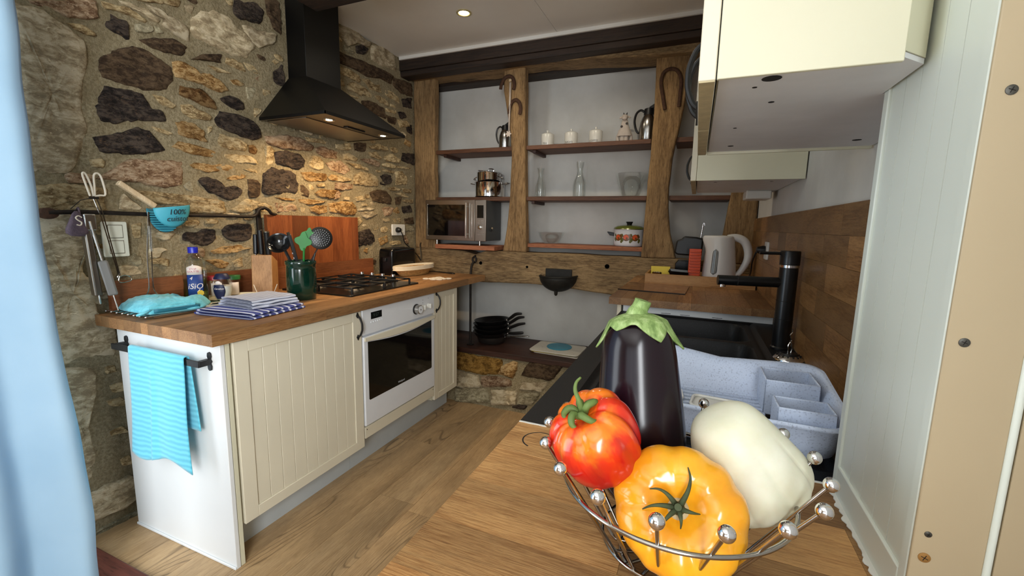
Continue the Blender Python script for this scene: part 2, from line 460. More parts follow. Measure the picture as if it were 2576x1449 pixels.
def glass(name, col, clear=.85, rough=.03):
    """thin clear wall: mostly lets light straight through, with a fresnel gloss"""
    m = NT(name); g = m.n('ShaderNodeBsdfGlossy'); g.inputs['Roughness'].default_value = rough; g.inputs[0].default_value = (1, 1, 1, 1)
    t = m.n('ShaderNodeBsdfTransparent'); t.inputs[0].default_value = col
    fr = m.n('ShaderNodeFresnel'); fr.inputs[0].default_value = 1.5
    mx = m.n('ShaderNodeMixShader'); m.l(m.math('ADD', m.math('MULTIPLY', fr.outputs[0], .30), 1 - clear - .135), mx.inputs[0])
    m.l(t.outputs[0], mx.inputs[1]); m.l(g.outputs[0], mx.inputs[2]); m.l(mx.outputs[0], m.t.nodes['Material Output'].inputs[0]); return m.m
glass('clear_glass', (.985, .995, .99, 1))
glass('oil_plastic', (.86, .88, .86, 1), .84, .12)
glass('oil_liquid', (.52, .53, .24, 1), .86, .2)
glass('salt_plastic', (.92, .94, .94, 1), .85, .15)
m = NT('lamp_glow'); m.color(rgb(255, 240, 200)); m.set(ec=(1.0, .80, .42, 1), es=30)

# speckled black composite of the sink, speckled grey plastic of the dish rack
m = NT('sink_black'); p = m.pos('World'); a = m.noise(p, 700, 2, .5)
m.color(m.ramp(a, [(.60, rgb(17, 18, 20)), (.72, rgb(62, 64, 68))])); m.bump(m.noise(p, 500, 2), .06, .002); m.set(rough=.5, spec=.28)
m = NT('rack_grey'); p = m.pos('World'); a = m.noise(m.mapping(p, (1, .45, 1)), 340, 2, .5)
m.color(m.ramp(a, [(.30, rgb(160, 170, 192)), (.42, rgb(192, 204, 226)), (.8, rgb(200, 211, 231))])); m.set(rough=.42)

# fabrics
m = NT('curtain_blue'); p = m.pos('Object'); a = m.noise(p, 400, 2)
m.color(m.ramp(m.noise(p, 4, 3), [(.3, rgb(160, 192, 214)), (.7, rgb(170, 200, 220))])); m.bump(a, .12, .001); m.set(rough=.85, sheen=.2)
# thin cloth lets some daylight through
tr = m.n('ShaderNodeBsdfTranslucent'); tr.inputs[0].default_value = rgb(170, 200, 224)
mx = m.n('ShaderNodeMixShader'); mx.inputs[0].default_value = .28
outn = m.t.nodes['Material Output']; m.l(m.b.outputs[0], mx.inputs[1]); m.l(tr.outputs[0], mx.inputs[2]); m.l(mx.outputs[0], outn.inputs[0])
m = NT('towel_turquoise'); p = m.pos('Object')
wv = m.n('ShaderNodeTexWave', bands_direction='Z'); wv.inputs['Scale'].default_value = 16; wv.inputs['Distortion'].default_value = 2.5; wv.inputs['Detail'].default_value = 3; m.l(p, wv.inputs['Vector'])
m.color(m.ramp(wv.outputs['Fac'], [(.1, rgb(86, 178, 204)), (.9, rgb(106, 198, 220))])); m.bump(m.noise(p, 500, 3), .3, .002); m.set(rough=.95, sheen=.3)
m = NT('mitt_turquoise'); p = m.pos('Object'); a = m.noise(p, 60, 4)
m.color(m.ramp(a, [(.3, rgb(84, 176, 194)), (.7, rgb(118, 206, 220))])); m.bump(a, .5, .006); m.set(rough=.95, sheen=.2)
def striped(name, base, stripe, sc, direction, thr, rough=.95):
    m = NT(name); p = m.pos('Object')
    wv = m.n('ShaderNodeTexWave', bands_direction=direction); wv.inputs['Scale'].default_value = sc; wv.inputs['Distortion'].default_value = .4; m.l(p, wv.inputs['Vector'])
    m.color(m.ramp(wv.outputs['Fac'], [(thr - .06, base), (thr + .06, stripe)])); m.bump(m.noise(p, 300, 3), .3, .003); m.set(rough=rough); return m.m
striped('cloth_blue', rgb(70, 78, 142), rgb(216, 220, 234), 9, 'Y', .80)
striped('cloth_grey', rgb(196, 200, 214), rgb(150, 152, 172), 12, 'X', .60)

# fruit and vegetables
m = NT('tomato_red'); p = m.pos('Object')
a = m.noise(m.mapping(p, (1, 1, .35)), 26, 4, .55, .5); g = m.n('ShaderNodeSeparateXYZ'); m.l(p, g.inputs[0])
f = m.math('ADD', m.math('MULTIPLY', a, .9), m.math('MULTIPLY', g.outputs[2], 4.2))
m.color(m.ramp(f, [(.38, rgb(196, 24, 16)), (.52, rgb(218, 52, 18)), (.66, rgb(238, 122, 26))])); m.set(rough=.2, coat=.35, coatr=.12, sss=.05)
m = NT('tomato_yellow'); p = m.pos('Object'); a = m.noise(p, 22, 4)
m.color(m.ramp(a, [(.3, rgb(232, 142, 14)), (.7, rgb(246, 178, 40))])); m.set(rough=.2, coat=.35, coatr=.12, sss=.06)
m = NT('squash_white'); p = m.pos('Object'); a = m.noise(p, 16, 5); b = m.noise(p, 85, 2)
m.color(m.mix(m.ramp(b, [(.74, (0, 0, 0, 1)), (.80, (.45, .45, .45, 1))]), m.ramp(a, [(.3, rgb(214, 212, 182)), (.7, rgb(236, 236, 218))]), rgb(120, 100, 60))); m.set(rough=.45, sss=.08)
m = NT('eggplant'); p = m.pos('Object'); a = m.noise(p, 12, 3)
m.color(m.ramp(a, [(.3, rgb(16, 7, 13)), (.7, rgb(28, 12, 22))])); m.set(rough=.2, spec=.38)
m = NT('calyx_green'); p = m.pos('Object'); a = m.noise(m.mapping(p, (1, 1, .4)), 90, 5, .65)
m.color(m.ramp(a, [(.34, rgb(96, 122, 60)), (.52, rgb(140, 166, 98)), (.68, rgb(180, 198, 140))])); m.bump(a, .4, .003); m.set(rough=.6)
# glass chopping board with a leafy autumn picture
m = NT('autumn_print'); p = m.pos('Object'); a = m.noise(p, 26, 6, .6, 1.2)
m.color(m.ramp(a, [(.38, rgb(24, 15, 10)), (.46, rgb(88, 44, 20)), (.51, rgb(150, 78, 30)), (.56, rgb(70, 46, 24)), (.64, rgb(176, 128, 78))])); m.set(rough=.06)
m = NT('damask'); p = m.pos('Object'); a = m.noise(p, 36, 4, .6, .8)
m.color(m.ramp(a, [(.40, rgb(210, 204, 190)), (.62, rgb(216, 210, 196)), (.70, rgb(150, 140, 122))])); m.set(rough=.6)
# ================================================================ the setting
def slab(name, mat, x0, x1, y0, y1, z0, z1, parent=None):
    o = MB().box(x0, x1, y0, y1, z0, z1).build(name, mat, parent, smooth=0)
    return o
floor = struct(slab('floor', 'dark_recess', -2.4, .6, -2.8, 3.4, -.06, -.008))
rng = random.Random(3)
x = -2.26
while x < .34:
    w = .192; y = -2.75 + rng.uniform(-.9, 0)
    while y < 2.9:
        L = 1.28; y0 = max(y, -2.75); y1 = min(y + L, 2.95)
        if y1 - y0 > .05: plank('plank', 'laminate', x + .0006, min(x + w, .5) - .0006, y0 + .0006, y1 - .0006, -.008, 0, floor)
        y += L
    x += w

# ---- stone wall: mortar bed with every stone set proud of it
def mortar_bed(u, v):
    y = .60 + u * 2.75; z = v * 2.52
    n = mnoise.noise(Vector((y * 3.1, z * 3.1, 0))) * .012 + mnoise.noise(Vector((y * 14, z * 14, 4))) * .006 + mnoise.noise(Vector((y * 40, z * 40, 2))) * .002
    return (-2.170 + n, y, z)
b = MB().grid(mortar_bed, 200, 180)
wall_left = struct(b.build('wall_left', 'mortar', smooth=60))
b = MB().box(-2.42, -2.20, .60, 3.35, -.05, 2.6); b.build('core', 'mortar', wall_left, smooth=0)
slab_l = struct(slab('wall_left_lintel', 'rear_plaster', -2.42, -2.18, -1.45, .60, 2.16, 2.6))
struct(slab('wall_left_rear', 'rear_plaster', -2.42, -2.18, -2.8, -1.45, -.05, 2.6))
fr = struct(MB().box(-2.34, -2.26, -1.45, -1.39, 0, 2.16).box(-2.34, -2.26, .54, .60, 0, 2.16).box(-2.34, -2.26, -1.39, .54, 2.10, 2.16).build('door_1', 'white_panel', smooth=0))

def make_stone(poly, proud, seed, mat, parent, place, grow=1.05):
    """irregular rough stone from an outline in a plane; place(u, v, h) gives the world point"""
    r = random.Random(seed)
    P = [Vector((a, b)) for a, b in poly]
    per = sum((P[i] - P[i - 1]).length for i in range(len(P)))
    n = max(16, min(56, int(per / .013)))
    Q = []; pts = P + [P[0]]; acc = [0]
    for k in range(len(P)): acc.append(acc[-1] + (pts[k + 1] - pts[k]).length)
    for k in range(n):
        t = per * k / n; j = max(q for q in range(len(acc)) if acc[q] <= t + 1e-9); j = min(j, len(P) - 1)
        L = acc[j + 1] - acc[j]; f = (t - acc[j]) / L if L else 0
        Q.append(pts[j].lerp(pts[j + 1], f))
    c = sum(Q, Vector((0, 0))) / n
    size = max((q - c).length for q in Q)
    amp = min(1, size / .08)
    Q = [c + (q - c) * grow + (q - c).normalized() * amp * (mnoise.noise(Vector((q.x * 30, q.y * 30, seed))) * .009 + mnoise.noise(Vector((q.x * 95, q.y * 95, seed + 5))) * .005) for q in Q]
    rings = [(1.03, -.6), (1.0, .15), (.955, .70), (.89, .93), (.78, 1.0), (.64, 1.0), (.48, 1.0), (.32, 1.0), (.16, 1.0)]
    vs = []; fs = []
    tilt = Vector((r.uniform(-1, 1), r.uniform(-1, 1))) * .05
    def relief(w):
        v = Vector((w.x * 13, w.y * 22, seed * .7))
        return proud * .45 * mnoise.noise(v) + .0060 * amp * mnoise.noise(v * 2.7) + .0042 * amp * mnoise.noise(v * 6.1)
    for s, h in rings:
        for q in Q:
            w = c + (q - c) * s
            hh = proud * h
            if h > .5: hh += relief(w) + tilt.dot(w - c)
            vs.append(place(w.x, w.y, hh))
    vs.append(place(c.x, c.y, proud + relief(c)))
    for k in range(len(rings) - 1):
        for i in range(n):
            i2 = (i + 1) % n
            fs.append((k * n + i, k * n + i2, (k + 1) * n + i2, (k + 1) * n + i))
    k = len(rings) - 1
    for i in range(n): fs.append((k * n + i, k * n + (i + 1) % n, len(vs) - 1))
    b = MB(); b.v = [tuple(v) for v in vs]; b.f = fs
    return b.build('stone', mat, parent, smooth=45)

def parse(txt):
    out = []
    for l in txt.strip().split('\n'):
        p = l.split(); out.append((p[0], [tuple(int(q) / 1000 for q in s.split(',')) for s in p[1:]]))
    return out
def inside(p, poly):
    x, y = p; c = False; j = len(poly) - 1
    for i in range(len(poly)):
        xi, yi = poly[i]; xj, yj = poly[j]
        if (yi > y) != (yj > y) and x < (xj - xi) * (y - yi) / (yj - yi) + xi: c = not c
        j = i
    return c
# outlines of the wall's stones: kind, then y,z in millimetres on the wall plane
STONES = parse("""
P 799,1985 826,1980 864,1987 916,1972 959,1947 976,1934 976,1877 982,1854 958,1774 948,1668 960,1621 927,1525 897,1461 784,1443 791,1601 796,1781
K 826,2010 1025,2098 1026,2035 981,2013 930,2006 880,2007 845,2005
T 936,1982 979,1993 1018,1979 1024,1967 992,1962 954,1971
T 1054,2106 1079,2108 1118,2115 1159,2112 1197,2093 1188,2086 1157,2088 1106,2092 1063,2084 1055,2094
D 1075,2070 1085,2070 1094,2060 1122,2065 1130,2055 1126,1997 1119,1992 1101,2007 1077,2003 1053,2018 1061,2038 1075,2046
P 1112,2134 1141,2140 1165,2135 1203,2138 1235,2123 1255,2114 1240,2101 1211,2104 1187,2117 1147,2120 1123,2126
P 1201,2162 1239,2167 1279,2153 1319,2147 1355,2139 1363,2072 1313,2079 1279,2092 1249,2102 1270,2125 1225,2135
T 1169,2162 1206,2169 1276,2194 1318,2198 1336,2213 1336,2235
G 1152,2064 1177,2078 1216,2084 1223,2064 1187,2045 1156,2035
G 1222,2088 1239,2089 1260,2071 1230,2059
B 1160,2009 1196,2025 1251,2046 1293,2061 1347,2046 1333,2013 1292,1994 1246,1988 1208,1992 1183,2001
B 1123,1970 1171,1974 1215,1968 1270,1936 1276,1882 1240,1832 1162,1816 1081,1817 1029,1825 1015,1850 1036,1902 1079,1937
D 1026,1791 1089,1796 1155,1798 1172,1770 1184,1734 1222,1748 1240,1707 1191,1696 1116,1683 1049,1655 1005,1656 989,1708 1014,1750
D 971,1588 1040,1611 1098,1639 1133,1659 1167,1647 1199,1608 1226,1583 1206,1567 1114,1549 994,1536 983,1560
T 1191,1805 1227,1806 1284,1781 1266,1762 1224,1771
T 1181,1671 1220,1669 1263,1657 1240,1645 1198,1653
O 1278,1964 1317,1974 1368,1968 1385,1949 1441,1961 1498,1940 1529,1911 1481,1892 1418,1905 1357,1906 1289,1903
R 1308,1872 1345,1870 1384,1880 1417,1871 1441,1853 1460,1828 1458,1807 1422,1809 1374,1816 1341,1827 1305,1829
T 1304,1789 1342,1801 1371,1789 1410,1781 1442,1763 1423,1748 1382,1742 1334,1742 1306,1757
O 1279,1706 1309,1720 1347,1721 1388,1695 1393,1664 1404,1646 1355,1647 1317,1650 1279,1657
T 1415,1715 1436,1725 1429,1703 1410,1684
D 1489,1865 1534,1890 1573,1885 1600,1865 1605,1842 1572,1827 1530,1840 1499,1853
D 1487,1801 1528,1806 1584,1806 1643,1792 1684,1762 1684,1717 1648,1697 1577,1706 1515,1715 1462,1728 1457,1762
T 1463,1697 1506,1695 1556,1691 1601,1667 1593,1635 1514,1626 1466,1631 1451,1652
R 1610,1668 1647,1674 1664,1649 1649,1625 1613,1628
O 1254,1599 1284,1629 1325,1625 1382,1620 1442,1604 1441,1586 1394,1576 1331,1579 1296,1586
T 1542,1961 1574,1976 1614,1966 1601,1950 1552,1946
G 1624,1954 1664,1968 1697,1952 1693,1935 1664,1922 1650,1896 1626,1898
T 1717,1969 1757,1977 1762,1950 1731,1928 1713,1946
T 1657,1863 1698,1867 1704,1860 1663,1815 1658,1833
P 1381,2173 1430,2226 1496,2256 1554,2254 1612,2225 1656,2202 1700,2175 1650,2125 1635,2094 1584,2091 1541,2088 1483,2094 1433,2098 1399,2101 1379,2114
D 1591,2348 1635,2362 1722,2389 1755,2371 1745,2329 1722,2291 1688,2292 1616,2271 1583,2288
P 1627,2247 1653,2263 1709,2257 1769,2271 1818,2278 1810,2235 1776,2211 1710,2175 1671,2184 1643,2205
T 1533,2063 1570,2070 1610,2063 1630,2023 1579,2028 1528,2039
T 1614,2070 1666,2073 1702,2048 1690,2036 1640,2035
T 1702,2061 1745,2077 1753,2058 1718,2043
K 1668,2012 1704,2034 1752,2022 1740,2003 1691,2001
D 1785,2074 1844,2136 1856,2018 1788,2014 1772,2039
B 1370,2003 1415,2039 1507,2073 1498,2029 1455,2026 1405,2012
T 1439,1999 1476,2003 1517,2000 1552,1997 1486,1982
O 1544,1963 1576,1978 1609,1965 1592,1949 1558,1948
T 1781,2131 1804,2148 1830,2141 1802,2117
B 1766,2426 1843,2460 1851,2293 1808,2307 1776,2371
P 1352,2220 1379,2237 1394,2236 1381,2195 1358,2201
T 1541,2326 1584,2345 1579,2319 1561,2311
T 958,1503 991,1512 1004,1500 996,1478 963,1476
K 1064,1503 1087,1517 1110,1523 1164,1528 1242,1539 1288,1537 1291,1500 1276,1444 1259,1434 1212,1417 1174,1424 1111,1431 1043,1432 1012,1433 981,1435 1004,1451
T 1079,1398 1166,1398 1277,1394 1345,1388 1457,1376 1469,1328 1452,1316 1287,1311 1256,1347 1146,1346 1097,1364
P 1044,1373 1056,1378 1089,1348 1118,1327 1109,1316 1037,1314 1036,1337
T 789,1386 870,1404 939,1403 997,1393 989,1357 981,1338 994,1308 786,1303
O 1315,1529 1340,1544 1375,1546 1407,1543 1449,1551 1503,1554 1530,1545 1524,1532 1496,1522 1442,1516 1394,1503 1363,1511 1329,1516
T 1472,1599 1507,1607 1572,1614 1620,1614 1650,1598 1659,1579 1626,1577 1582,1576 1542,1566 1510,1571
T 1574,1541 1613,1550 1657,1543 1659,1528 1623,1532 1585,1537
O 1480,1482 1515,1507 1552,1524 1588,1513 1582,1497 1536,1485 1492,1476
D 1351,1462 1370,1482 1402,1481 1439,1473 1462,1459 1470,1441 1521,1455 1554,1448 1569,1431 1556,1401 1511,1383 1471,1385 1433,1402 1387,1410 1375,1430
B 1600,1492 1654,1497 1669,1468 1666,1429 1639,1403 1602,1401 1596,1428
G 1278,1435 1313,1458 1326,1431 1326,1406 1295,1413
T 1549,1368 1596,1393 1663,1379 1644,1357 1649,1342 1609,1340 1591,1317 1537,1320 1507,1336
T 1713,1679 1732,1689 1760,1668 1754,1587 1721,1576 1708,1597
D 1774,1654 1837,1677 1876,1670 1943,1670 1967,1636 1964,1597 1899,1579 1847,1589 1774,1596
D 1692,1532 1746,1567 1791,1566 1862,1568 1902,1548 1907,1491 1887,1441 1830,1443 1790,1434 1692,1420 1677,1435
B 1924,1496 1941,1504 1987,1466 1981,1426 1920,1433
T 2022,1671 2082,1680 2108,1637 2106,1607 2054,1594 1987,1614 2007,1641
O 1932,1566 2003,1581 2048,1575 2119,1580 2133,1559 2117,1535 1986,1519 1943,1532
K 1720,1731 1811,1754 1936,1767 2021,1741 2047,1725 2019,1702 1911,1692 1829,1682 1769,1689 1729,1698
K 2061,1723 2104,1745 2229,1728 2226,1682 2125,1679 2064,1695
T 1979,1775 2083,1784 2149,1774 2129,1760 2000,1755
O 1750,1411 1836,1413 1893,1407 1868,1398 1784,1397
K 1745,1385 1802,1385 1891,1379 1894,1348 1847,1336 1752,1329
O 1902,1411 1980,1415 2115,1409 2052,1394 1969,1379 1917,1391
T 1911,1362 1959,1364 1953,1332 1918,1335
O 1991,1369 2061,1384 2123,1383 2126,1338 2044,1331 1989,1344
O 2140,1560 2169,1581 2221,1583 2219,1549 2147,1542
T 1981,1504 2012,1504 2029,1476 1992,1473
T 2040,1506 2102,1519 2120,1502 2053,1493
O 2032,1455 2085,1481 2216,1487 2214,1433 2146,1429 2054,1438
T 1646,1367 1686,1382 1735,1355 1737,1325 1664,1329
K 2123,1646 2183,1665 2225,1663 2222,1606 2165,1603
O 2139,1399 2212,1402 2209,1340 2146,1346
T 2269,1723 2340,1739 2408,1712 2399,1694 2278,1688
K 2213,1674 2234,1682 2291,1658 2342,1627 2288,1595 2209,1596
T 2306,1671 2383,1676 2520,1660 2511,1642 2381,1648
T 2375,1593 2436,1628 2519,1631 2587,1616 2617,1578 2611,1546 2489,1535 2372,1539
D 2632,1621 2697,1646 2764,1635 2772,1593 2704,1560 2630,1556
K 2199,1533 2256,1539 2353,1537 2360,1510 2268,1489 2197,1491
T 2201,1580 2251,1585 2339,1568 2331,1554 2199,1541
K 2440,1713 2540,1733 2645,1716 2625,1684 2513,1693
T 2534,1814 2622,1846 2732,1841 2741,1819 2621,1808 2542,1798
B 2373,1809 2502,1831 2491,1774 2378,1756
T 2211,1775 2342,1803 2356,1763 2281,1746 2210,1750
T 2524,1773 2602,1785 2664,1754 2645,1737 2532,1746
T 2674,1761 2769,1799 2878,1772 2867,1746 2719,1738
D 2900,1825 3052,1842 3050,1751 2973,1760 2899,1769
T 2663,1713 2728,1727 2826,1716 2805,1695 2671,1693
T 2836,1723 3005,1726 2994,1711 2846,1703
T 2661,1677 2805,1676 2794,1657 2670,1658
T 2593,1660 2643,1663 2642,1646 2597,1646
T 2814,1671 2897,1687 2970,1625 2958,1592 2822,1573
B 2522,1495 2610,1525 2702,1514 2759,1469 2748,1425 2643,1426 2545,1438
T 2722,1543 2801,1559 2882,1547 2861,1533 2741,1526
T 2893,1557 3012,1557 3012,1524 2903,1523
T 2800,1509 2892,1522 2988,1490 2923,1486
T 2891,1465 3033,1476 3032,1443 2911,1450
D 2889,1413 2998,1425 3019,1373 2909,1362
K 2642,1390 2737,1406 2786,1396 2745,1345 2677,1331
O 2776,1377 2827,1404 2856,1361 2794,1340
K 2189,1475 2225,1483 2249,1464 2229,1436 2186,1428
O 2185,1407 2264,1412 2347,1416 2393,1374 2375,1334 2297,1327 2203,1345 2183,1365
T 2266,1444 2319,1453 2321,1428 2269,1428
P 2401,1374 2500,1390 2569,1381 2499,1367 2408,1363
P 2424,1353 2551,1363 2595,1341 2480,1308 2431,1324
T 2362,1312 2414,1318 2438,1290 2412,1262 2363,1245
D 2370,1211 2503,1239 2570,1173 2560,1143 2490,1122 2365,1120
O 2606,1166 2701,1189 2709,1139 2623,1111
T 2729,1138 2850,1148 2871,1115 2737,1110
O 2412,1084 2480,1104 2474,1063
T 2648,1312 2734,1320 2743,1289 2657,1294
T 2764,1314 2866,1323 2875,1287 2783,1283
K 2893,1167 2937,1192 2968,1118 2924,1116
B 2919,1317 3041,1333 3052,1279 2928,1278
G 2906,1252 3051,1266 3050,1225 2916,1219
T 2380,1451 2445,1467 2469,1434 2395,1427
T 2435,1412 2510,1419 2501,1401 2434,1393
B 2799,1478 2881,1490 2858,1431 2807,1422
P 2278,2494 2325,2533 2434,2528 2568,2501 2532,2471 2439,2460 2365,2417 2306,2453
D 2438,2443 2498,2473 2549,2460 2504,2411 2436,2399
P 2577,2493 2660,2526 2826,2521 2854,2413 2752,2400 2655,2387 2574,2406
B 2264,2355 2339,2354 2546,2368 2692,2369 2791,2357 2768,2295 2652,2303 2524,2276 2423,2290 2260,2281
B 2811,2357 3030,2376 3051,2283 2893,2267 2799,2298
T 2266,2262 2343,2270 2455,2256 2445,2213 2309,2217 2264,2219
T 2338,2172 2395,2205 2503,2190 2573,2169 2563,2149 2433,2137 2344,2141
T 2480,2246 2541,2264 2594,2239 2651,2261 2677,2209 2556,2199
T 2591,2168 2648,2189 2734,2169 2743,2134 2646,2135
T 2697,2238 2747,2252 2870,2229 2880,2187 2765,2196 2706,2204
B 2457,2104 2563,2125 2683,2108 2710,2040 2587,2043 2473,2074
T 2713,2115 2835,2125 2824,2097 2712,2090
T 2764,2158 2826,2161 2825,2142 2763,2139
D 2846,2121 2933,2142 2966,2103 2888,2079
B 2721,2067 2834,2074 2822,2020 2739,2022
T 2844,2063 2977,2086 3010,2046 2886,2014
D 2964,2030 3034,2065 3033,1990 2975,1999
D 2902,2225 3027,2270 3037,2186 2934,2181
T 2263,2187 2300,2182 2314,2154 2268,2141
T 2343,2113 2432,2115 2432,2106 2351,2104
P 784,1282 860,1298 904,1292 914,1202 889,1066 922,1039 922,904 974,837 967,729 888,742 777,735 766,844 767,1063
P 773,706 833,702 892,674 891,591 867,517 852,459 862,363 861,297 837,244 790,245 778,492
T 927,683 958,687 965,652 929,653
T 935,602 982,606 989,563 942,567
T 919,542 971,543 988,495 932,517
T 912,412 959,418 983,380 915,391
T 941,275 974,279 986,230 949,243
P 789,187 866,187 966,191 991,149 993,75 927,58 795,56
G 801,18 881,18 996,14 998,-32 806,-26
D 1263,1213 1281,1223 1325,1226 1378,1239 1411,1234 1417,1205 1398,1177 1371,1155 1310,1163 1293,1177 1263,1189
D 1445,1233 1467,1254 1535,1266 1592,1260 1607,1233 1590,1184 1541,1173 1491,1171 1454,1199
T 1268,1271 1319,1280 1340,1272 1327,1250 1268,1250
T 1370,1281 1403,1284 1428,1279 1416,1262 1371,1264
P 1124,1272 1142,1249 1167,1227 1208,1221 1234,1221 1215,1192 1177,1191 1137,1197 1126,1224
T 1068,1254 1102,1264 1096,1200 1075,1200 1067,1220
P 1120,1154 1175,1160 1201,1146 1170,1137 1157,1112 1117,1117
T 1118,1109 1161,1111 1193,1104 1190,1070 1159,1081 1123,1088
K 1293,1147 1351,1147 1353,1105 1339,1098 1292,1103
O 1380,1132 1451,1152 1530,1155 1554,1139 1590,1138 1528,1125 1469,1116 1396,1117
O 1355,1088 1425,1089 1468,1069 1481,1044 1413,1041 1386,1063
T 1481,1074 1538,1094 1541,1039 1491,1043
T 1291,1065 1347,1055 1356,1040 1292,1045
P 1010,1087 1051,1089 1087,1076 1087,1049 1047,1043 1006,1044
G 1066,1142 1090,1126 1088,1086 1067,1085 1048,1104""")
place_wall = lambda u, v, h: (-2.178 + h, u, v)
polys = []
for k, (kind, poly) in enumerate(STONES):
    ys = [q[0] for q in poly]; zs = [q[1] for q in poly]
    size = max(max(ys) - min(ys), max(zs) - min(zs))
    make_stone(poly, .013 + min(.010, size * .03), k + 1, 'stone_' + kind, wall_left, place_wall)
    polys.append((poly, min(ys), max(ys), min(zs), max(zs)))
# smaller stones packed into the mortar between them
rng = random.Random(11); cnt = 0; tries = 0
while cnt < 118 and tries < 9000:
    tries += 1
    y = rng.uniform(.72, 3.03); z = rng.uniform(.95, 2.50)
    big = rng.random() < .3
    w = rng.uniform(.05, .10) if big else rng.uniform(.022, .05); h = w * rng.uniform(.35, .6)
    a = rng.uniform(-.15, .1); n = 9; poly = []
    for i in range(n):
        t = 2 * PI * i / n; rr = rng.uniform(.82, 1.12)
        du = abs(math.cos(t)) ** .7 * math.copysign(1, math.cos(t)) * w * rr; dv = abs(math.sin(t)) ** .7 * math.copysign(1, math.sin(t)) * h * rr
        poly.append((y + du * math.cos(a) - dv * math.sin(a), z + du * math.sin(a) + dv * math.cos(a)))
    test = [(y + (q[0] - y) * 1.18, z + (q[1] - z) * 1.25) for q in poly] + [(y, z)]
    y0 = min(q[0] for q in test); y1 = max(q[0] for q in test); z0 = min(q[1] for q in test); z1 = max(q[1] for q in test)
    bad = y0 < .70 or y1 > 3.05 or z1 > 2.51
    for P, a0, a1, b0, b1 in polys:
        if bad: break
        if a1 < y0 or a0 > y1 or b1 < z0 or b0 > z1: continue
        if any(inside(q, P) for q in test) or any(inside(q, test[:-1]) for q in P): bad = True
    if bad: continue
    kind = rng.choice('TTTTTOKGPB' if z > 1.0 else 'TPPG')
    make_stone(poly, .012, 500 + cnt, 'stone_' + kind, wall_left, place_wall)
    polys.append((poly, y0, y1, z0, z1)); cnt += 1

# ---- other walls, ceiling
wall_back = struct(slab('wall_back', 'plaster', -2.42, .6, 3.34, 3.47, -.05, 2.6))
b = MB().box(.338, .50, -.70, 3.36, -.05, 2.6).box(.338, .50, -2.8, -2.0, -.05, 2.6).box(.338, .50, -2.0, -.70, -.05, .80).box(.338, .50, -2.0, -.70, 2.10, 2.6)
wall_right = struct(b.build('wall_right', 'plaster', smooth=0))
struct(MB().box(.38, .44, -2.0, -1.95, .8, 2.1).box(.38, .44, -.75, -.70, .8, 2.1).box(.38, .44, -1.95, -.75, .8, .85).box(.38, .44, -1.95, -.75, 2.05, 2.1).build('window_2', 'white_panel', smooth=0))
b = MB()
b.box(-2.42, -1.65, -2.9, -2.70, -.05, 2.6).box(.15, .6, -2.9, -2.70, -.05, 2.6)
b.box(-1.65, .15, -2.9, -2.70, -.05, .75).box(-1.65, .15, -2.9, -2.70, 2.15, 2.6)
struct(b.build('wall_rear', 'rear_plaster', smooth=0))
b = MB().box(-1.65, -1.60, -2.84, -2.76, .75, 2.15).box(.10, .15, -2.84, -2.76, .75, 2.15).box(-1.6, .1, -2.84, -2.76, .75, .80).box(-1.6, .1, -2.84, -2.76, 2.10, 2.15).box(-.78, -.72, -2.84, -2.76, .8, 2.1)
struct(b.build('window_1', 'white_panel', smooth=0))
ceiling = struct(slab('ceiling', 'dark_recess', -2.42, .6, -2.9, 3.45, 2.526, 2.64))
for x0, x1 in ((-2.20, -.9225), (-.9205, .34)):
    for y0, y1 in ((-2.75, -.46), (-.457, 1.70), (1.70, 2.90)):
        plank('panel', 'ceiling_white', x0, x1, y0, y1, 2.520, 2.530, ceiling)
struct(slab('trim_1', 'ceiling_white', -2.16, .338, 2.872, 2.886, 2.498, 2.520))

# ---- timber frame of the back wall
def timber(name, label, cat, outline, y0, y1, mat, group=None, bevel=.010, rough=.006):
    """a hand-hewn timber: outline in x,z with an uneven front face"""
    P = [Vector(q) for q in outline]; Q = []
    for i in range(len(P)):
        a = P[i]; c = P[(i + 1) % len(P)]; k = max(1, int((c - a).length / .07))
        for j in range(k):
            q = a.lerp(c, j / k); nn = mnoise.noise(Vector((q.x * 6, q.y * 6, y0)))
            Q.append((q.x + nn * rough, q.y + mnoise.noise(Vector((q.x * 5, q.y * 5, 9))) * rough))
    M = Matrix(((1, 0, 0, 0), (0, 0, 1, 0), (0, 1, 0, 0), (0, 0, 0, 1)))
    o = MB().prism(Q, y0, y1, M).build(name, mat, bevel=bevel, seg=2)
    return tag(o, label, cat, group)
timber('timber_post', 'straight brown oak post in the corner beside the stone wall', 'post',
       [(-2.16, 1.08), (-1.965, 1.08), (-1.972, 1.7), (-1.962, 2.42), (-2.16, 2.42)], 3.05, 3.12, 'oak_z', 'oak posts of the timber frame')
post2 = timber('timber_post', 'weathered oak post with rusty horseshoes nailed near its top', 'post',
       [(-1.362, 1.085), (-1.166, 1.085), (-1.180, 1.4), (-1.195, 1.8), (-1.206, 2.41), (-1.376, 2.41), (-1.370, 2.25), (-1.315, 1.95), (-1.303, 1.8), (-1.308, 1.5), (-1.330, 1.25)], 3.05, 3.12, 'oak_z', 'oak posts of the timber frame')
timber('timber_post', 'broad curving oak post with a long horseshoe hung on it', 'post',
       [(-.335, 1.085), (-.112, 1.085), (-.160, 1.25), (-.185, 1.42), (-.187, 1.55), (-.176, 1.73), (-.158, 1.88), (-.130, 2.05), (-.112, 2.2), (-.112, 2.37), (-.316, 2.37), (-.308, 1.98), (-.322, 1.5)], 3.05, 3.12, 'oak_z', 'oak posts of the timber frame')
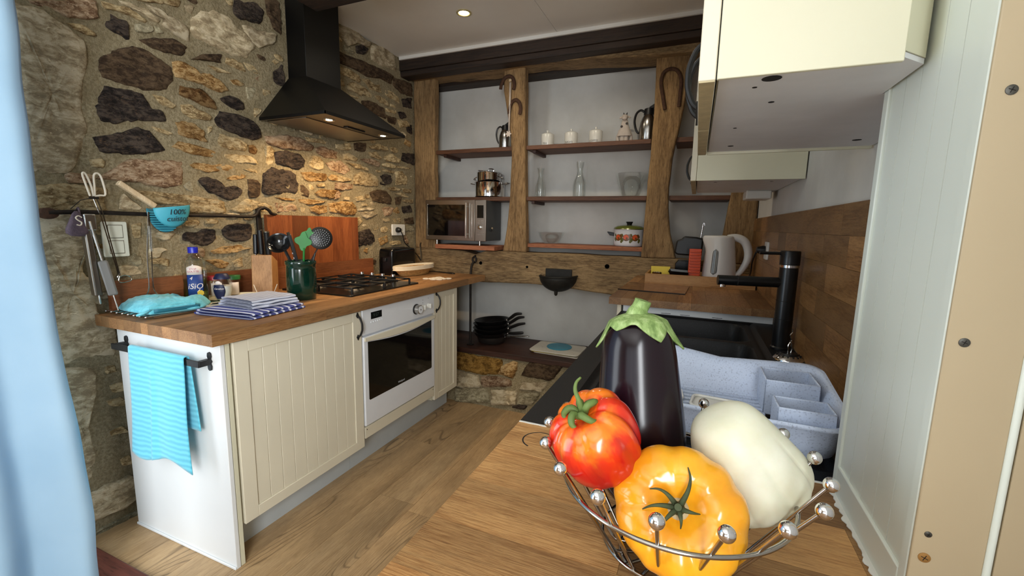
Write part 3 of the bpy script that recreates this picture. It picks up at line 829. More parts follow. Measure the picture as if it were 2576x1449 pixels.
timber('timber_post', 'dark curved oak post behind the white kettle', 'post',
       [(.125, 1.07), (.333, 1.07), (.333, 2.40), (.16, 2.40), (.185, 1.9), (.182, 1.51), (.155, 1.26)], 3.05, 3.12, 'oak_z', 'oak posts of the timber frame')
timber('timber_beam', 'heavy weathered oak sill beam carrying an iron basin', 'beam',
       [(-2.16, .83), (-1.99, .833), (-1.55, .834), (-1.08, .848), (-.80, .835), (-.51, .812), (-.2, .82), (.335, .83), (.335, 1.07), (-.11, 1.085), (-1.12, 1.085), (-1.36, 1.085), (-1.50, 1.085), (-1.60, 1.05), (-1.70, 1.075), (-1.95, 1.085), (-2.16, 1.085)], 3.05, 3.20, 'oak_x')
timber('timber_beam', 'rough lighter oak beam under the dark ceiling beam', 'beam',
       [(-2.16, 2.40), (-1.80, 2.395), (-1.35, 2.385), (-1.1, 2.40), (-.8, 2.38), (-.35, 2.345), (0, 2.34), (.335, 2.35), (.335, 2.46), (-2.16, 2.46)], 2.985, 3.19, 'oak_x', rough=.012)
o = MB().box(-2.17, .336, 2.886, 3.03, 2.425, 2.519).box(-2.17, .336, 2.896, 3.0, 2.385, 2.425).build('ceiling_beam', 'dark_beam', bevel=.004)
tag(o, 'dark brown squared ceiling beam above the oak shelving', 'beam')
o = MB().box(-1.865, .336, 1.64, 1.81, 2.34, 2.519).build('ceiling_beam', 'dark_beam', bevel=.004)
tag(o, 'dark brown ceiling beam crossing beside the black hood chimney', 'beam')

tag(MB().box(-2.15, .33, 3.20, 3.335, 2.385, 2.47).build('timber_batten', 'dark_beam', bevel=.004), 'dark timber batten along the top of the white wall behind the posts', 'batten')

# ---- shelves between the posts
SHELF = 'wooden shelf boards between the oak posts'
for lab, x0, x1, y0, y1, z0, z1, mt in (
    ('brown upper shelf board holding the small steel jug', -1.968, -1.31, 3.075, 3.332, 1.832, 1.862, 'shelf_wood'),
    ('brown upper shelf board under the white canisters', -1.198, -.318, 3.075, 3.332, 1.832, 1.862, 'shelf_wood'),
    ('short empty upper shelf board right of the broad post', -.168, .17, 3.075, 3.332, 1.832, 1.862, 'shelf_wood'),
    ('brown middle shelf board under the stacked steel pots', -1.968, -1.31, 3.075, 3.332, 1.466, 1.496, 'shelf_wood'),
    ('brown middle shelf board under the glass carafes', -1.190, -.325, 3.075, 3.332, 1.466, 1.496, 'shelf_wood'),
    ('short middle shelf board below the far wall cabinet', -.182, .18, 3.075, 3.332, 1.466, 1.496, 'shelf_wood'),
    ('reddish low shelf board under the flowered enamel pot', -1.180, -.333, 3.085, 3.332, 1.122, 1.150, 'plank_red')):
    tag(MB().box(x0, x1, y0, y1, z0, z1).build('shelf_board', mt, bevel=.003), lab, 'shelf', SHELF)
tag(MB().box(-1.925, -1.40, 2.985, 3.25, 1.088, 1.122).build('shelf_board', 'plank_red', bevel=.004), 'thick reddish plank under the microwave oven', 'shelf')
for x, z, lab in ((-1.90, 1.832, 'dark batten under the shelf board of the small steel jug'), (-1.14, 1.832, 'dark batten under the shelf board of the white canisters'), (-1.14, 1.466, 'dark batten under the shelf board of the glass carafes')):
    tag(MB().box(x - .012, x + .012, 3.10, 3.338, z - .022, z).build('shelf_batten', 'dark_plank', bevel=.002), lab, 'batten', 'battens under the shelf boards')

# ---- low stone ledge below the sill beam
led = struct(MB().add([(-2.15, 2.645, -.02), (-.33, 2.645, -.02), (-.33, 2.885, .300), (-2.15, 2.885, .300), (-2.15, 3.34, .300), (-.33, 3.34, .300), (-.33, 3.34, -.02), (-2.15, 3.34, -.02)],
             [(0, 1, 2, 3), (3, 2, 5, 4), (4, 5, 6, 7), (7, 6, 1, 0), (0, 3, 4, 7), (1, 6, 5, 2)]).build('wall_ledge', 'mortar', smooth=0))
_V = Vector((0, .24, .31)).normalized(); _N = Vector((0, -.31, .24)).normalized()
def place_ledge(u, v, h):
    q = Vector((u, 2.645, -.01)) + _V * v + _N * h
    return (q.x, q.y, q.z)
stone_mat('stone_Y', rgb(98, 70, 30), rgb(140, 104, 48), rgb(168, 130, 68))
LEDGE = parse("""
Y -1664,385 -1455,376 -1278,371 -1257,312 -1288,258 -1411,239 -1619,257
O -1253,321 -1175,380 -1138,367 -1139,282 -1151,248 -1271,261
R -1040,386 -806,401 -853,296 -874,273 -1082,283 -1065,358
P -1612,237 -1424,225 -1380,142 -1565,107
K -1396,221 -1262,242 -1153,228 -1151,189 -1360,146
P -1064,226 -882,256 -911,183 -1074,174
G -1561,96 -1336,138 -1273,44 -1537,4
P -1289,138 -1094,159 -1075,60 -1254,36
G -1067,148 -920,170 -956,82 -1068,62
D -1094,42 -1046,69 -992,71 -1008,43""")
for k, (kind, poly) in enumerate(LEDGE):
    make_stone(poly, .018, 900 + k, 'stone_' + ('B' if kind == 'R' else kind), led, place_ledge)
tag(MB().box(-2.14, -.32, 2.86, 3.335, .302, .342).build('ledge_plank', 'dark_plank', bevel=.004), 'dark red brown plank lying on the low stone ledge', 'plank')
tag(MB().box(-2.17, -1.1, .58, .788, 0, .022).build('threshold', 'threshold', bevel=.006), 'dark red wooden threshold strip on the floor by the curtain', 'threshold')
# ================================================================ left run of units
WT = .905
wt = thing('worktop', 'long oiled butcher block worktop over the oven along the stone wall', 'worktop', (0, 0, 0))
rng = random.Random(5); x = -2.165
while x < -1.456:
    w = min(rng.uniform(.042, .062), -1.455 - x)
    if -1.455 - (x + w) < .02: w = -1.455 - x
    y = .908
    first = True
    while y < 2.945:
        L = rng.uniform(.35, .8) if not first else rng.uniform(.25, .8); first = False
        y1 = min(y + L, 2.945)
        if 2.945 - y1 < .12: y1 = 2.945
        dz = rng.uniform(-.0004, .0004)
        plank('stave', 'worktop_y', x + .0002, x + w - .0002, y + .0002, y1 - .0002, .863, WT + dz, wt)
        y = y1
    x += w

# boards against the wall behind the worktop
t = thing('backsplash_board', 'low reddish wooden upstand board along the back of the worktop', 'backsplash')
for z0, z1 in ((.906, .968), (.968, 1.03)):
    for y0, y1 in ((.955, 1.45), (1.4505, 1.98), (1.9805, 2.49)):
        plank('board', 'splash_y', -2.150, -2.126, y0, y1, z0 + .0003, z1, t)
t = thing('backsplash_board', 'tall board of reddish vertical strips behind the gas hob', 'backsplash')
y = 1.665; rng = random.Random(8)
for w in (.085, .075, .11, .06, .125, .07, .10, .06):
    y1 = min(y + w, 2.352)
    plank('strip', 'splash_z', -2.153, -2.130, y + .0003, y1 - .0003, 1.0305, 1.315, t); y = y1

def bow_handle(parent, name, M, h=.105, out=.030, r=.005, mat='black_matte'):
    """curved pull with spade shaped ends; local z up, local x outwards"""
    pts = [(.002, 0, -h / 2), (out * .55, 0, -h * .40), (out * .93, 0, -h * .18), (out, 0, 0), (out * .93, 0, h * .18), (out * .55, 0, h * .40), (.002, 0, h / 2)]
    b = MB().tube(smooth_path(pts, 4), r, 8, M=M)
    for s in (-1, 1):
        z = s * h / 2
        b.prism([(0, z - s * .012), (.008, z), (0, z + s * .016), (-.008, z)], 0, .005, M @ Matrix(((0, 0, 1, 0), (1, 0, 0, 0), (0, 1, 0, 0), (0, 0, 0, 1))))
    return b.build(name, mat, parent)

def panel_door(parent, y0, y1, z0, z1, xf, nb, fw=.055, mat='cream', sign=1):
    """framed door with a recessed field of vertical boards; the front faces +x (sign 1) or -x (sign -1)"""
    b = MB(); xb = xf - sign * .020; xa, xc = min(xf, xb), max(xf, xb)
    for q in ((y0, y0 + fw, z0, z1), (y1 - fw, y1, z0, z1), (y0 + fw, y1 - fw, z0, z0 + fw * .8), (y0 + fw, y1 - fw, z1 - fw * .8, z1)):
        b.box(xa, xc, q[0], q[1], q[2], q[3])
    d = b.build('door', mat, parent, bevel=.0015)
    w = (y1 - y0 - 2 * fw) / nb
    for i in range(nb):
        a = y0 + fw + i * w
        bb = MB().box(min(xb, xf - sign * .005), max(xb, xf - sign * .005), a + .0006, a + w - .0006, z0 + fw * .8, z1 - fw * .8)
        bb.build('board', mat, d, bevel=.0016)
    return d

cab = thing('base_cabinet', 'cream base cabinet with a wide beadboard door beside the oven', 'cabinet')
MB().box(-2.09, -1.500, .982, 1.634, .15, .862).build('body', 'carcass_grey', cab, smooth=0)
d = panel_door(cab, .992, 1.632, .153, .855, -1.478, 9)
bow_handle(d, 'handle', Tm(-1.478, 1.606, .785))
MB().box(-2.09, -1.480, .9645, .981, 0, .862).build('side_panel', 'cream_side', cab, bevel=.001)
MB().box(-2.095, -1.478, .946, .962, 0, .862).build('end_panel', 'white_panel', cab, bevel=.0015)
MB().box(-2.095, -1.478, .940, .946, 0, .010).build('bottom_bead', 'white_panel', cab, bevel=.002)
MB().box(-1.60, -1.585, .983, 1.634, 0, .15).build('plinth', 'plinth', cab, smooth=0)

cab = thing('base_cabinet', 'narrow cream beadboard cabinet between the oven and the stone ledge', 'cabinet')
MB().box(-2.09, -1.500, 2.277, 2.562, .15, .862).build('body', 'cream_side', cab, smooth=0)
d = panel_door(cab, 2.279, 2.562, .155, .855, -1.478, 4, fw=.045)
bow_handle(d, 'handle', Tm(-1.478, 2.302, .795))
MB().box(-1.60, -1.585, 2.277, 2.60, 0, .15).build('plinth', 'plinth', cab, smooth=0)

# ---- built-in oven
ov = thing('oven', 'white built-in electric oven with a dark glass door', 'oven')
MB().box(-2.05, -1.490, 1.640, 2.272, .19, .860).build('body', 'white_enamel', ov, smooth=0)
MB().box(-1.490, -1.474, 1.638, 2.273, .732, .858).build('control_panel', 'white_enamel', ov, bevel=.002)
dr = MB().box(-1.490, -1.472, 1.640, 2.271, .258, .722).build('door', 'white_enamel', ov, bevel=.003)
M = Matrix(((0, 0, 1, 0), (1, 0, 0, 0), (0, 1, 0, 0), (0, 0, 0, 1)))
gy0, gy1 = 1.668, 2.236
poly = [(gy0, .394), (gy0 + .006, .388), (gy1 - .006, .388), (gy1, .394)] + [(gy1 - (gy1 - gy0) * i / 16, .694 - .022 * math.sin(PI * i / 16)) for i in range(17)]
gl = MB().prism(poly, -1.4722, -1.4712, M).build('window', 'black_glass', dr, smooth=0)
lip = [(1.642, .720)] + [(1.642 + .627 * i / 16, .700 - .020 * math.sin(PI * i / 16)) for i in range(17)] + [(2.269, .720)]
MB().prism(lip, -1.4722, -1.4640, M).build('grip', 'cream', dr, bevel=.003)
TM = Matrix(((0, 0, 1, -1.4707), (1, 0, 0, 1.93), (0, 1, 0, .405), (0, 0, 0, 1)))
text_part('lettering', 'Whirlpool', .014, 'pale_text', dr, TM)
MB().box(-1.490, -1.478, 1.640, 2.271, .19, .250).build('lower_panel', 'cream', ov, bevel=.001)
for y in (1.652, 2.258): MB().cyl(.003, 0, .001, 10, Tm(-1.478, y, .236, 0, PI / 2, 0)).build('screw', 'screw_dark', ov)
dsp = MB().box(-1.474, -1.4732, 1.698, 1.780, .803, .838).build('display', 'display_black', ov, smooth=0)
text_part('digits', '9:57', .024, 'display_digit', dsp, Matrix(((0, 0, 1, -1.4729), (1, 0, 0, 1.735), (0, 1, 0, .820), (0, 0, 0, 1))))
for i in range(6): MB().cyl(.0042, 0, .003, 12, Tm(-1.474, 1.700 + i * .0165, .788, 0, PI / 2, 0)).build('button', 'white_enamel', ov)
k = MB().lathe([(.030, 0), (.031, .004), (.027, .008)], 28, Tm(-1.474, 2.080, .789, 0, PI / 2, 0)).build('timer_knob', 'black_plastic', ov)
MB().lathe([(.026, .006), (.026, .032), (.024, .034)], 28, Tm(-1.474, 2.080, .789, 0, PI / 2, 0)).build('ring', 'steel', k)
MB().lathe([(.022, .0335), (.022, .0348)], 24, Tm(-1.474, 2.080, .789, 0, PI / 2, 0)).build('dial', 'white_enamel', k)
MB().lathe([(.004, .0345), (.004, .036)], 16, Tm(-1.474, 2.080, .789, 0, PI / 2, 0)).build('centre', 'grey_text', k)
for y in (2.146, 2.205):
    kb = MB().lathe([(.014, 0), (.013, .010), (.012, .012)], 20, Tm(-1.474, y, .789, 0, PI / 2, 0)).build('knob', 'white_plastic', ov)
    MB().box(0, .024, -.005, .005, -.014, .014, Tm(-1.474, y, .789)).build('grip', 'white_plastic', kb, bevel=.002)
for y, z in ((2.150, .832), (2.208, .836), (2.150, .815)): MB().cyl(.0022, 0, .0008, 8, Tm(-1.474, y, z, 0, PI / 2, 0)).build('mark', 'grey_text', ov)
MB().box(-1.60, -1.585, 1.636, 2.275, 0, .15).build('plinth', 'plinth', ov, smooth=0)

# ---- gas hob
hob = thing('gas_hob', 'black four burner gas hob with cast pan supports', 'hob', (0, 0, WT))
MB().prism(rrect(.50, .60, .02), .0005, .009, Tm(-1.845, 1.995, 0)).build('tray', 'hob_black', hob, bevel=.003)
for bx, by, r in ((-1.72, 1.855, .042), (-1.97, 1.855, .032), (-1.72, 2.10, .030), (-1.97, 2.10, .042)):
    bn = MB().lathe([(r + .012, .009), (r + .010, .013), (r, .016), (r * .95, .020)], 28, Tm(bx, by, 0)).build('burner', 'brushed', hob)
    MB().lathe([(r * .92, .020), (r * .92, .026), (r * .8, .029)], 28, Tm(bx, by, 0)).build('cap', 'hob_cap', bn)
for gx0, gx1, gy0, gy1 in ((-2.075, -1.615, 1.725, 1.975), (-2.075, -1.615, 1.985, 2.215)):
    b = MB(); r = .0052; z = .040
    b.tube([(gx0, gy0, z), (gx1, gy0, z), (gx1, gy1, z), (gx0, gy1, z)], r, 6, closed=True)
    for xx in (gx0, (gx0 + gx1) / 2, gx1):
        for yy in (gy0, gy1): b.box(xx - .005, xx + .005, yy - .005, yy + .005, .009, z)
    cy = (gy0 + gy1) / 2
    b.box(gx0, gx1, cy - .004, cy + .004, z - .008, z + .006)
    for cx in (-1.72, -1.97):
        for s in (-1, 1):
            b.box(cx - .004, cx + .004, cy + s * .035, (gy1 if s > 0 else gy0), z - .006, z + .007)
    b.box((gx0 + gx1) / 2 - .004, (gx0 + gx1) / 2 + .004, gy0, gy1, z - .006, z + .006)
    b.build('pan_support', 'grill_cast', hob, bevel=.0015)
for i in range(4):
    kx = -2.03 + i * .085
    kb = MB().lathe([(.017, .009), (.017, .030), (.015, .033)], 20, Tm(kx, 2.262, 0)).build('knob', 'black_gloss', hob)
    MB().lathe([(.014, .033), (.013, .050), (.011, .053)], 18, Tm(kx, 2.262, 0)).build('cap', 'chrome', kb)

# ---- extractor hood
hd = thing('extractor_hood', 'black pyramid extractor hood with two lit lamps above the hob', 'extractor hood')
X0, X1, Y0, Y1, Z0 = -2.145, -1.690, 1.667, 2.294, 1.800
cx0, cx1, cy0, cy1, Z1 = -2.145, -2.010, 1.862, 2.112, 2.062
b = MB()
vs = [(X0, Y0, Z0 + .014), (X1, Y0, Z0 + .014), (X1, Y1, Z0 + .014), (X0, Y1, Z0 + .014), (cx0, cy0, Z1), (cx1, cy0, Z1), (cx1, cy1, Z1), (cx0, cy1, Z1)]
b.add(vs, [(0, 1, 5, 4), (1, 2, 6, 5), (2, 3, 7, 6), (3, 0, 4, 7), (4, 5, 6, 7)])
b.build('canopy', 'hood_black', hd, smooth=0, solid=.002)
MB().box(X0, X1, Y0, Y0 + .004, Z0, Z0 + .015).box(X1 - .004, X1, Y0, Y1, Z0, Z0 + .015).box(X0, X1, Y1 - .004, Y1, Z0, Z0 + .015).build('rim', 'hood_black', hd, smooth=0)
MB().box(cx0, cx1, cy0, cy1, Z1 - .01, 2.519).build('chimney', 'hood_black', hd, bevel=.0015)
MB().box(X0, X1 - .004, Y0 + .004, Y1 - .004, Z0 + .002, Z0 + .006).build('underside', 'hood_under', hd, smooth=0)
MB().box(X0 + .02, X1 - .16, Y0 + .03, Y1 - .03, Z0 - .002, Z0 + .003).build('filter', 'brushed', hd, bevel=.002)
sw = MB().box(-1.83, -1.80, 1.93, 2.07, Z0 - .004, Z0 + .003).build('switch_strip', 'black_plastic', hd, bevel=.002)
for yy in (1.78, 2.20):
    lr = MB().lathe([(.030, 0), (.028, -.004), (.022, -.003)], 24, Tm(-1.780, yy, Z0 + .002)).build('lamp_ring', 'steel', hd)
    MB().lathe([(.021, -.002), (.012, -.004), (.0001, -.005)], 20, Tm(-1.780, yy, Z0 + .002)).build('bulb', 'lamp_glow', lr)
    L = bpy.data.lights.new('hood_lamp', 'SPOT'); L.energy = 17; L.color = (1.0, .70, .38); L.spot_size = math.radians(125); L.spot_blend = .7; L.shadow_soft_size = .02
    lo = bpy.data.objects.new('hood_lamp', L); COL.objects.link(lo); lo.parent = hd
    lo.location = (-1.780, yy, Z0 - .010); lo.rotation_euler = (0, math.radians(24), 0)

# ---- ceiling spotlights
for k, (sx, sy) in enumerate(((-1.361, 2.436), (-.55, 2.47))):
    sp = thing('ceiling_spotlight', ('lit recessed ceiling spotlight near the hood' if k == 0 else 'recessed ceiling spotlight before the broad oak post'), 'spotlight', (sx, sy, 2.520), group='recessed ceiling spotlights')
    MB().lathe([(.046, 0), (.045, -.004), (.034, -.005), (.030, -.001)], 28).build('ring', 'lamp_ring', sp)
    MB().lathe([(.030, -.002), (.018, -.004), (.0001, -.0045)], 24).build('bulb', 'lamp_glow', sp)
    L = bpy.data.lights.new('spot_lamp', 'SPOT'); L.energy = 11; L.color = (1.0, .88, .70); L.spot_size = math.radians(150); L.spot_blend = .6; L.shadow_soft_size = .03
    lo = bpy.data.objects.new('spot_lamp', L); COL.objects.link(lo); lo.parent = sp; lo.location = (0, 0, -.012)

# ---- towel rail and towel on the end panel
tr_ = thing('towel_rail', 'black iron towel rail on the white end panel', 'towel rail')
MB().box(-2.045, -1.525, .900, .908, .783, .805).build('bar', 'black_matte', tr_, bevel=.001)
for xx in (-2.03, -1.532):
    b = MB().box(xx - .010, xx + .010, .902, .940, .784, .804)
    b.prism([(0, -.034), (.008, -.030), (.010, -.018), (.006, -.008), (.012, 0), (.006, .008), (.010, .018), (.008, .030), (0, .034), (-.008, .030), (-.010, .018), (-.006, .008), (-.012, 0), (-.006, -.008), (-.010, -.018), (-.008, -.030)], 0, .006, Tm(xx, .946, .794, PI / 2, 0, 0))
    b.build('bracket', 'black_matte', tr_, bevel=.001)
def towel_fn(front):
    def fn(u, v):
        xx = -1.918 + u * .325
        if front:
            drop = .41 + (.02 * math.sin(u * 7) if v > .5 else 0) * v + u * .0
            y = .8945 - .004 * math.sin(u * 9 + 1) * v - (.012 * math.exp(-((u - .42) / .03) ** 2)) * v - .010 * v
            return (xx + .010 * math.sin(v * 4 + u * 3) * v - .012 * v * (u < .45), y, .811 - .004 - v * drop)
        y = .9135 + .006 * v
        return (xx + .02 * u * v, y, .807 - v * .27)
    return fn
def towel_all(u, v):
    # v: 0 back hem .. 1 front hem
    if v < .38: return towel_fn(False)(u, 1 - v / .38)
    if v < .44:
        a = (v - .38) / .06 * PI; xx = -1.918 + u * .325
        return (xx, .904 + .0095 * math.cos(a), .808 + .006 * math.sin(a))
    return towel_fn(True)(u, (v - .44) / .56)
tw = MB().grid(towel_all, 40, 70).build('tea_towel', 'towel_turquoise', smooth=80, solid=.003)
tag(tw, 'turquoise tea towel hung over the black rail', 'towel')

# ---- blue curtain by the doorway
def curtain_fn(u, v):
    y = .640 - u * .80; z = 2.32 - v * 2.29
    a = .030 * math.sin(u * 34 + .6 * math.sin(v * 3)) + .018 * math.sin(u * 13 + v * 2.0)
    flare = .02 * v * math.sin(u * 20 + 1.5 * v)
    xx = -1.775 + a * (.5 + .5 * v) + flare + .012 * mnoise.noise(Vector((u * 9, v * 7, 0)))
    return (xx, y + .010 * math.sin(v * 9) * (1 - u) + .006 * mnoise.noise(Vector((u * 5, v * 12, 3))) + .02 * v * (1 - u) * math.sin(2.2 * v), z)
cu = MB().grid(curtain_fn, 110, 60).build('curtain', 'curtain_blue', smooth=80, solid=.002)
tag(cu, 'pale blue hanging curtain beside the stone wall', 'curtain')
t = thing('curtain_rod', 'thin dark rod carrying the blue curtain', 'curtain rod')
MB().tube([(-1.775, -.35, 2.335), (-1.775, .72, 2.335)], .010, 10).build('rod', 'iron', t)
MB().tube([(-2.2, .66, 2.335), (-1.775, .66, 2.335)], .006, 8).build('bracket', 'iron', t)
MB().sphere(.018, Tm(-1.775, .73, 2.335)).build('finial', 'iron', t)

# ---- wall switch, double socket with plug
s = thing('light_switch', 'double white light switch on the stone wall under the iron rail', 'switch')
MB().prism(rrect(.084, .140, .006), 0, .010, Matrix(((0, 0, 1, -2.150), (1, 0, 0, .998), (0, 1, 0, 1.198), (0, 0, 0, 1)))).box(-2.185, -2.150, .965, 1.03, 1.14, 1.26).build('plate', 'switch_white', s, bevel=.003)
for zz in (1.229, 1.167): MB().box(-2.142, -2.1395, .9735, 1.0235, zz - .0265, zz + .0265).build('rocker_gap', 'groove_dark', s, smooth=0); MB().box(-2.141, -2.136, .976, 1.021, zz - .024, zz + .024).build('rocker', 'switch_white', s, bevel=.0015)
s = thing('wall_socket', 'double white wall socket above the black toaster', 'socket')
MB().prism(rrect(.158, .086, .006), 0, .012, Matrix(((0, 0, 1, -2.152), (1, 0, 0, 2.81), (0, 1, 0, 1.230), (0, 0, 0, 1)))).box(-2.185, -2.152, 2.75, 2.87, 1.20, 1.26).build('plate', 'white_plastic', s, bevel=.003)
MB().lathe([(.021, .0), (.021, .002), (.017, .002), (.017, -.004)], 24, Tm(-2.140, 2.850, 1.230, 0, PI / 2, 0)).build('outlet', 'white_plastic', s)
for dy in (-.008, .008): MB().cyl(.0025, 0, .001, 8, Tm(-2.1385, 2.850 + dy, 1.230, 0, PI / 2, 0)).build('hole', 'dark_recess', s)
pl = thing('power_plug', 'black plug and cable in the wall socket above the toaster', 'plug')
MB().lathe([(.020, 0), (.021, .012), (.016, .030), (.008, .036)], 20, Tm(-2.139, 2.785, 1.230, 0, PI / 2, 0)).build('plug', 'black_plastic', pl)
MB().tube(smooth_path([(-2.108, 2.790, 1.224), (-2.098, 2.80, 1.19), (-2.10, 2.83, 1.13), (-2.09, 2.90, 1.08), (-2.07, 2.96, 1.02), (-2.06, 2.985, .985), (-2.07, 3.0, 1.04), (-2.09, 3.02, 1.10), (-2.10, 3.045, 1.125)], 5), .004, 8).build('cable', 'black_plastic', pl)

# ---- iron hanging rail on the stone wall with utensils
rl = thing('hanging_rail', 'wrought iron hanging rail with a hooked end on the stone wall', 'rail')
MB().tube(smooth_path([(-2.12, .80, 1.297), (-2.12, .90, 1.302), (-2.12, 1.15, 1.300), (-2.12, 1.45, 1.302), (-2.12, 1.56, 1.302), (-2.12, 1.595, 1.312), (-2.12, 1.615, 1.340), (-2.12, 1.645, 1.350), (-2.12, 1.672, 1.338), (-2.125, 1.69, 1.322), (-2.14, 1.73, 1.316)], 6), .0085, 10).build('bar', 'iron', rl)
MB().tube([(-2.165, 1.640, 1.345), (-2.12, 1.640, 1.342)], .006, 8).box(-2.165, -2.150, 1.626, 1.648, 1.20, 1.345).build('bracket', 'iron', rl, bevel=.002)
MB().sphere(.032, Tm(-2.125, .800, 1.294), 20, 12, .35, 1, .62).build('leaf_end', 'rust_iron', rl)
MB().tube([(-2.175, .80, 1.294), (-2.125, .80, 1.294)], .006, 8).build('bracket', 'iron', rl)

t = thing('grill_fork', 'long wire grill fork with pale looped prongs hung on the iron rail', 'fork')
Xf = -2.085
b = MB()
b.tube(smooth_path([(Xf, .908, 1.362), (Xf, .900, 1.40), (Xf, .893, 1.440), (Xf, .902, 1.441), (Xf, .914, 1.40), (Xf, .918, 1.362)], 4), .0035, 8)
b.build('prong', 'rope_white', t)
MB().tube(smooth_path([(Xf, .922, 1.362), (Xf, .924, 1.40), (Xf, .926, 1.438), (Xf, .938, 1.447), (Xf, .948, 1.43), (Xf, .955, 1.372), (Xf, .938, 1.366), (Xf, .922, 1.362)], 4), .0035, 8).build('prong', 'rope_white', t)
MB().tube([(Xf, .915, 1.362), (Xf, .935, 1.28), (Xf, .968, 1.06)], .0022, 6).tube([(Xf, .925, 1.362), (Xf, .940, 1.30), (Xf, .972, 1.06)], .0022, 6).build('shaft', 'wire_steel', t)
MB().tube(smooth_path([(Xf, .970, 1.065), (Xf, .963, 1.05), (Xf, .985, 1.058), (Xf, 1.003, 1.052), (Xf, 1.008, 1.036), (Xf, .980, 1.030), (Xf, .966, 1.036), (Xf, .970, 1.055)], 4), .002, 6).build('hanging_loop', 'wire_steel', t)
MB().tube([(Xf, .905, 1.355), (Xf, .932, 1.356)], .005, 6).tube([(Xf, .915, 1.356), (-2.10, .885, 1.345), (-2.11, .858, 1.312)], .0015, 6).build('binding_wire', 'iron', t)

t = thing('barbecue_tongs', 'long steel barbecue tongs with a grey sleeved arm hanging from the rail', 'tongs')
MB().box(-2.096, -2.070, .876, .912, 1.235, 1.296).build('hinge', 'steel', t, bevel=.004)
A = frame_to((-2.088, .885, 1.26), (-2.088, .897, .955))
MB().box(-.016, .016, -.012, .012, 0, .272, A).build('arm', 'brushed', t, bevel=.005)
MB().box(-.016, .016, -.003, .003, .268, .305, A).build('tip', 'steel', t, bevel=.002)
B = frame_to((-2.075, .893, 1.27), (-2.055, .940, .930))
MB().box(-.008, .008, -.004, .004, 0, .175, B).build('arm', 'steel', t, bevel=.003)
MB().box(-.017, .017, -.015, .015, .150, .285, B).build('sleeve', 'appliance_grey', t, bevel=.006)
MB().prism([(-.016, 0), (.016, 0), (.020, .035), (.020, .062), (.012, .066), (.006, .060), (0, .066), (-.006, .060), (-.012, .066), (-.020, .062), (-.020, .035)], -.002, .002, B @ Tm(0, 0, .283, PI / 2, 0, 0)).build('tip', 'steel', t, bevel=.001)

t = thing('scented_sachet', 'small purple mesh sachet hanging from the iron rail', 'sachet')
MB().lathe([(.004, 0), (.012, -.010), (.022, -.035), (.034, -.065), (.034, -.080), (.020, -.090), (.001, -.092)], 18, Tm(-2.085, .862, 1.305), .6, 1, fn=lambda a, z: 1 + .08 * math.sin(5 * a)).build('bag', 'sachet', t, smooth=70)
MB().tube(smooth_path([(-2.075, .868, 1.285), (-2.11, .880, 1.318), (-2.135, .880, 1.30)], 4), .003, 6).build('tie', 'sachet', t)
hk = MB().tube(smooth_path([(-2.060, .866, 1.282), (-2.060, .857, 1.288), (-2.060, .849, 1.281), (-2.060, .855, 1.272), (-2.060, .864, 1.264), (-2.060, .860, 1.254), (-2.060, .850, 1.256)], 4), .0022, 6).build('s_hook', 'rope_white')
tag(hk, 'small white wire s hook beside the purple sachet', 'hook')

t = thing('potato_masher', 'wire potato masher with a clear sleeve hanging from the iron rail', 'masher')
Xm = -2.09
for dy in (-.008, .008):
    MB().tube(smooth_path([(Xm, 1.093 + dy * .1, 1.310), (Xm, 1.091 + dy * .4, 1.25), (Xm, 1.083 + dy, 1.14), (Xm, 1.077 + dy, 1.0), (Xm + dy, 1.077 + dy * 2.6, .962)], 4), .0022, 6).build('wire', 'wire_steel', t)
MB().prism(rrect(.024, .014, .004), 1.148, 1.252, Tm(Xm, 1.087, 0)).build('sleeve', 'salt_plastic', t)
MB().tube(smooth_path([(Xm - .03, 1.045, .957), (Xm, 1.056, .965), (Xm + .02, 1.07, .957), (Xm - .02, 1.082, .957), (Xm + .02, 1.096, .957), (Xm, 1.11, .965), (Xm - .03, 1.115, .957)], 4), .0025, 6).build('head', 'wire_steel', t)

# turquoise pouring strainer with a wooden handle
t = thing('clip_strainer', 'turquoise silicone strainer with wooden handle reading 100% cuistot', 'strainer', (-2.085, 1.172, 1.290))
def shell(scale, cut):
    # shallow half bowl against the wall: local y right, z up, x out
    def fn(u, v):
        a = PI * (1.02 + .96 * u) if not cut else PI * (1.0 + u)
        r = v
        yy = .070 * math.cos(a) * r * scale; zz = .046 + .110 * math.sin(a) * r * scale
        xx = .034 * (1 - r * r) * scale
        return (xx, yy, zz)
    return fn
MB().grid(lambda u, v: (-.010 - .018 * (1 - v * v), (.066 * math.cos(PI * (1 + u)) - .012) * v - .004, .034 + .098 * math.sin(PI * (1 + u)) * v), 30, 8).build('grid_back', 'turquoise_dark', t, solid=.003)
for i in range(9):
    zz = .020 - i * .0095; hw = .066 * math.sqrt(max(.02, 1 - ((zz - .034) / .098) ** 2))
    MB().box(-.010, -.006, -.016 - hw, -.016 + hw, zz - .0015, zz + .0015).build('slat', 'turquoise_silicone', t)
MB().grid(lambda u, v: (.004 + .026 * (1 - v * v), .072 * math.cos(PI * (1 + u)) * v * (1 if u > .5 else .98) + .006, .046 + (.098 - .02 * (1 - u)) * math.sin(PI * (1 + u)) * v + .012 * v * math.cos(PI * u) * -.8), 36, 10).build('scoop', 'turquoise_silicone', t, smooth=80, solid=.004)
hB = frame_to((.004, -.066, .050), (.004, -.180, .132))
MB().prism(rrect(.024, .020, .006), -.01, .135, hB).build('handle', 'handle_wood', t, bevel=.002)
MB().prism(rrect(.004, .016, .0019), -.0068, .0068, hB @ Tm(0, 0, .118, PI / 2, 0, PI / 2) @ Matrix.Identity(4)).build('slot', 'dark_recess', t)
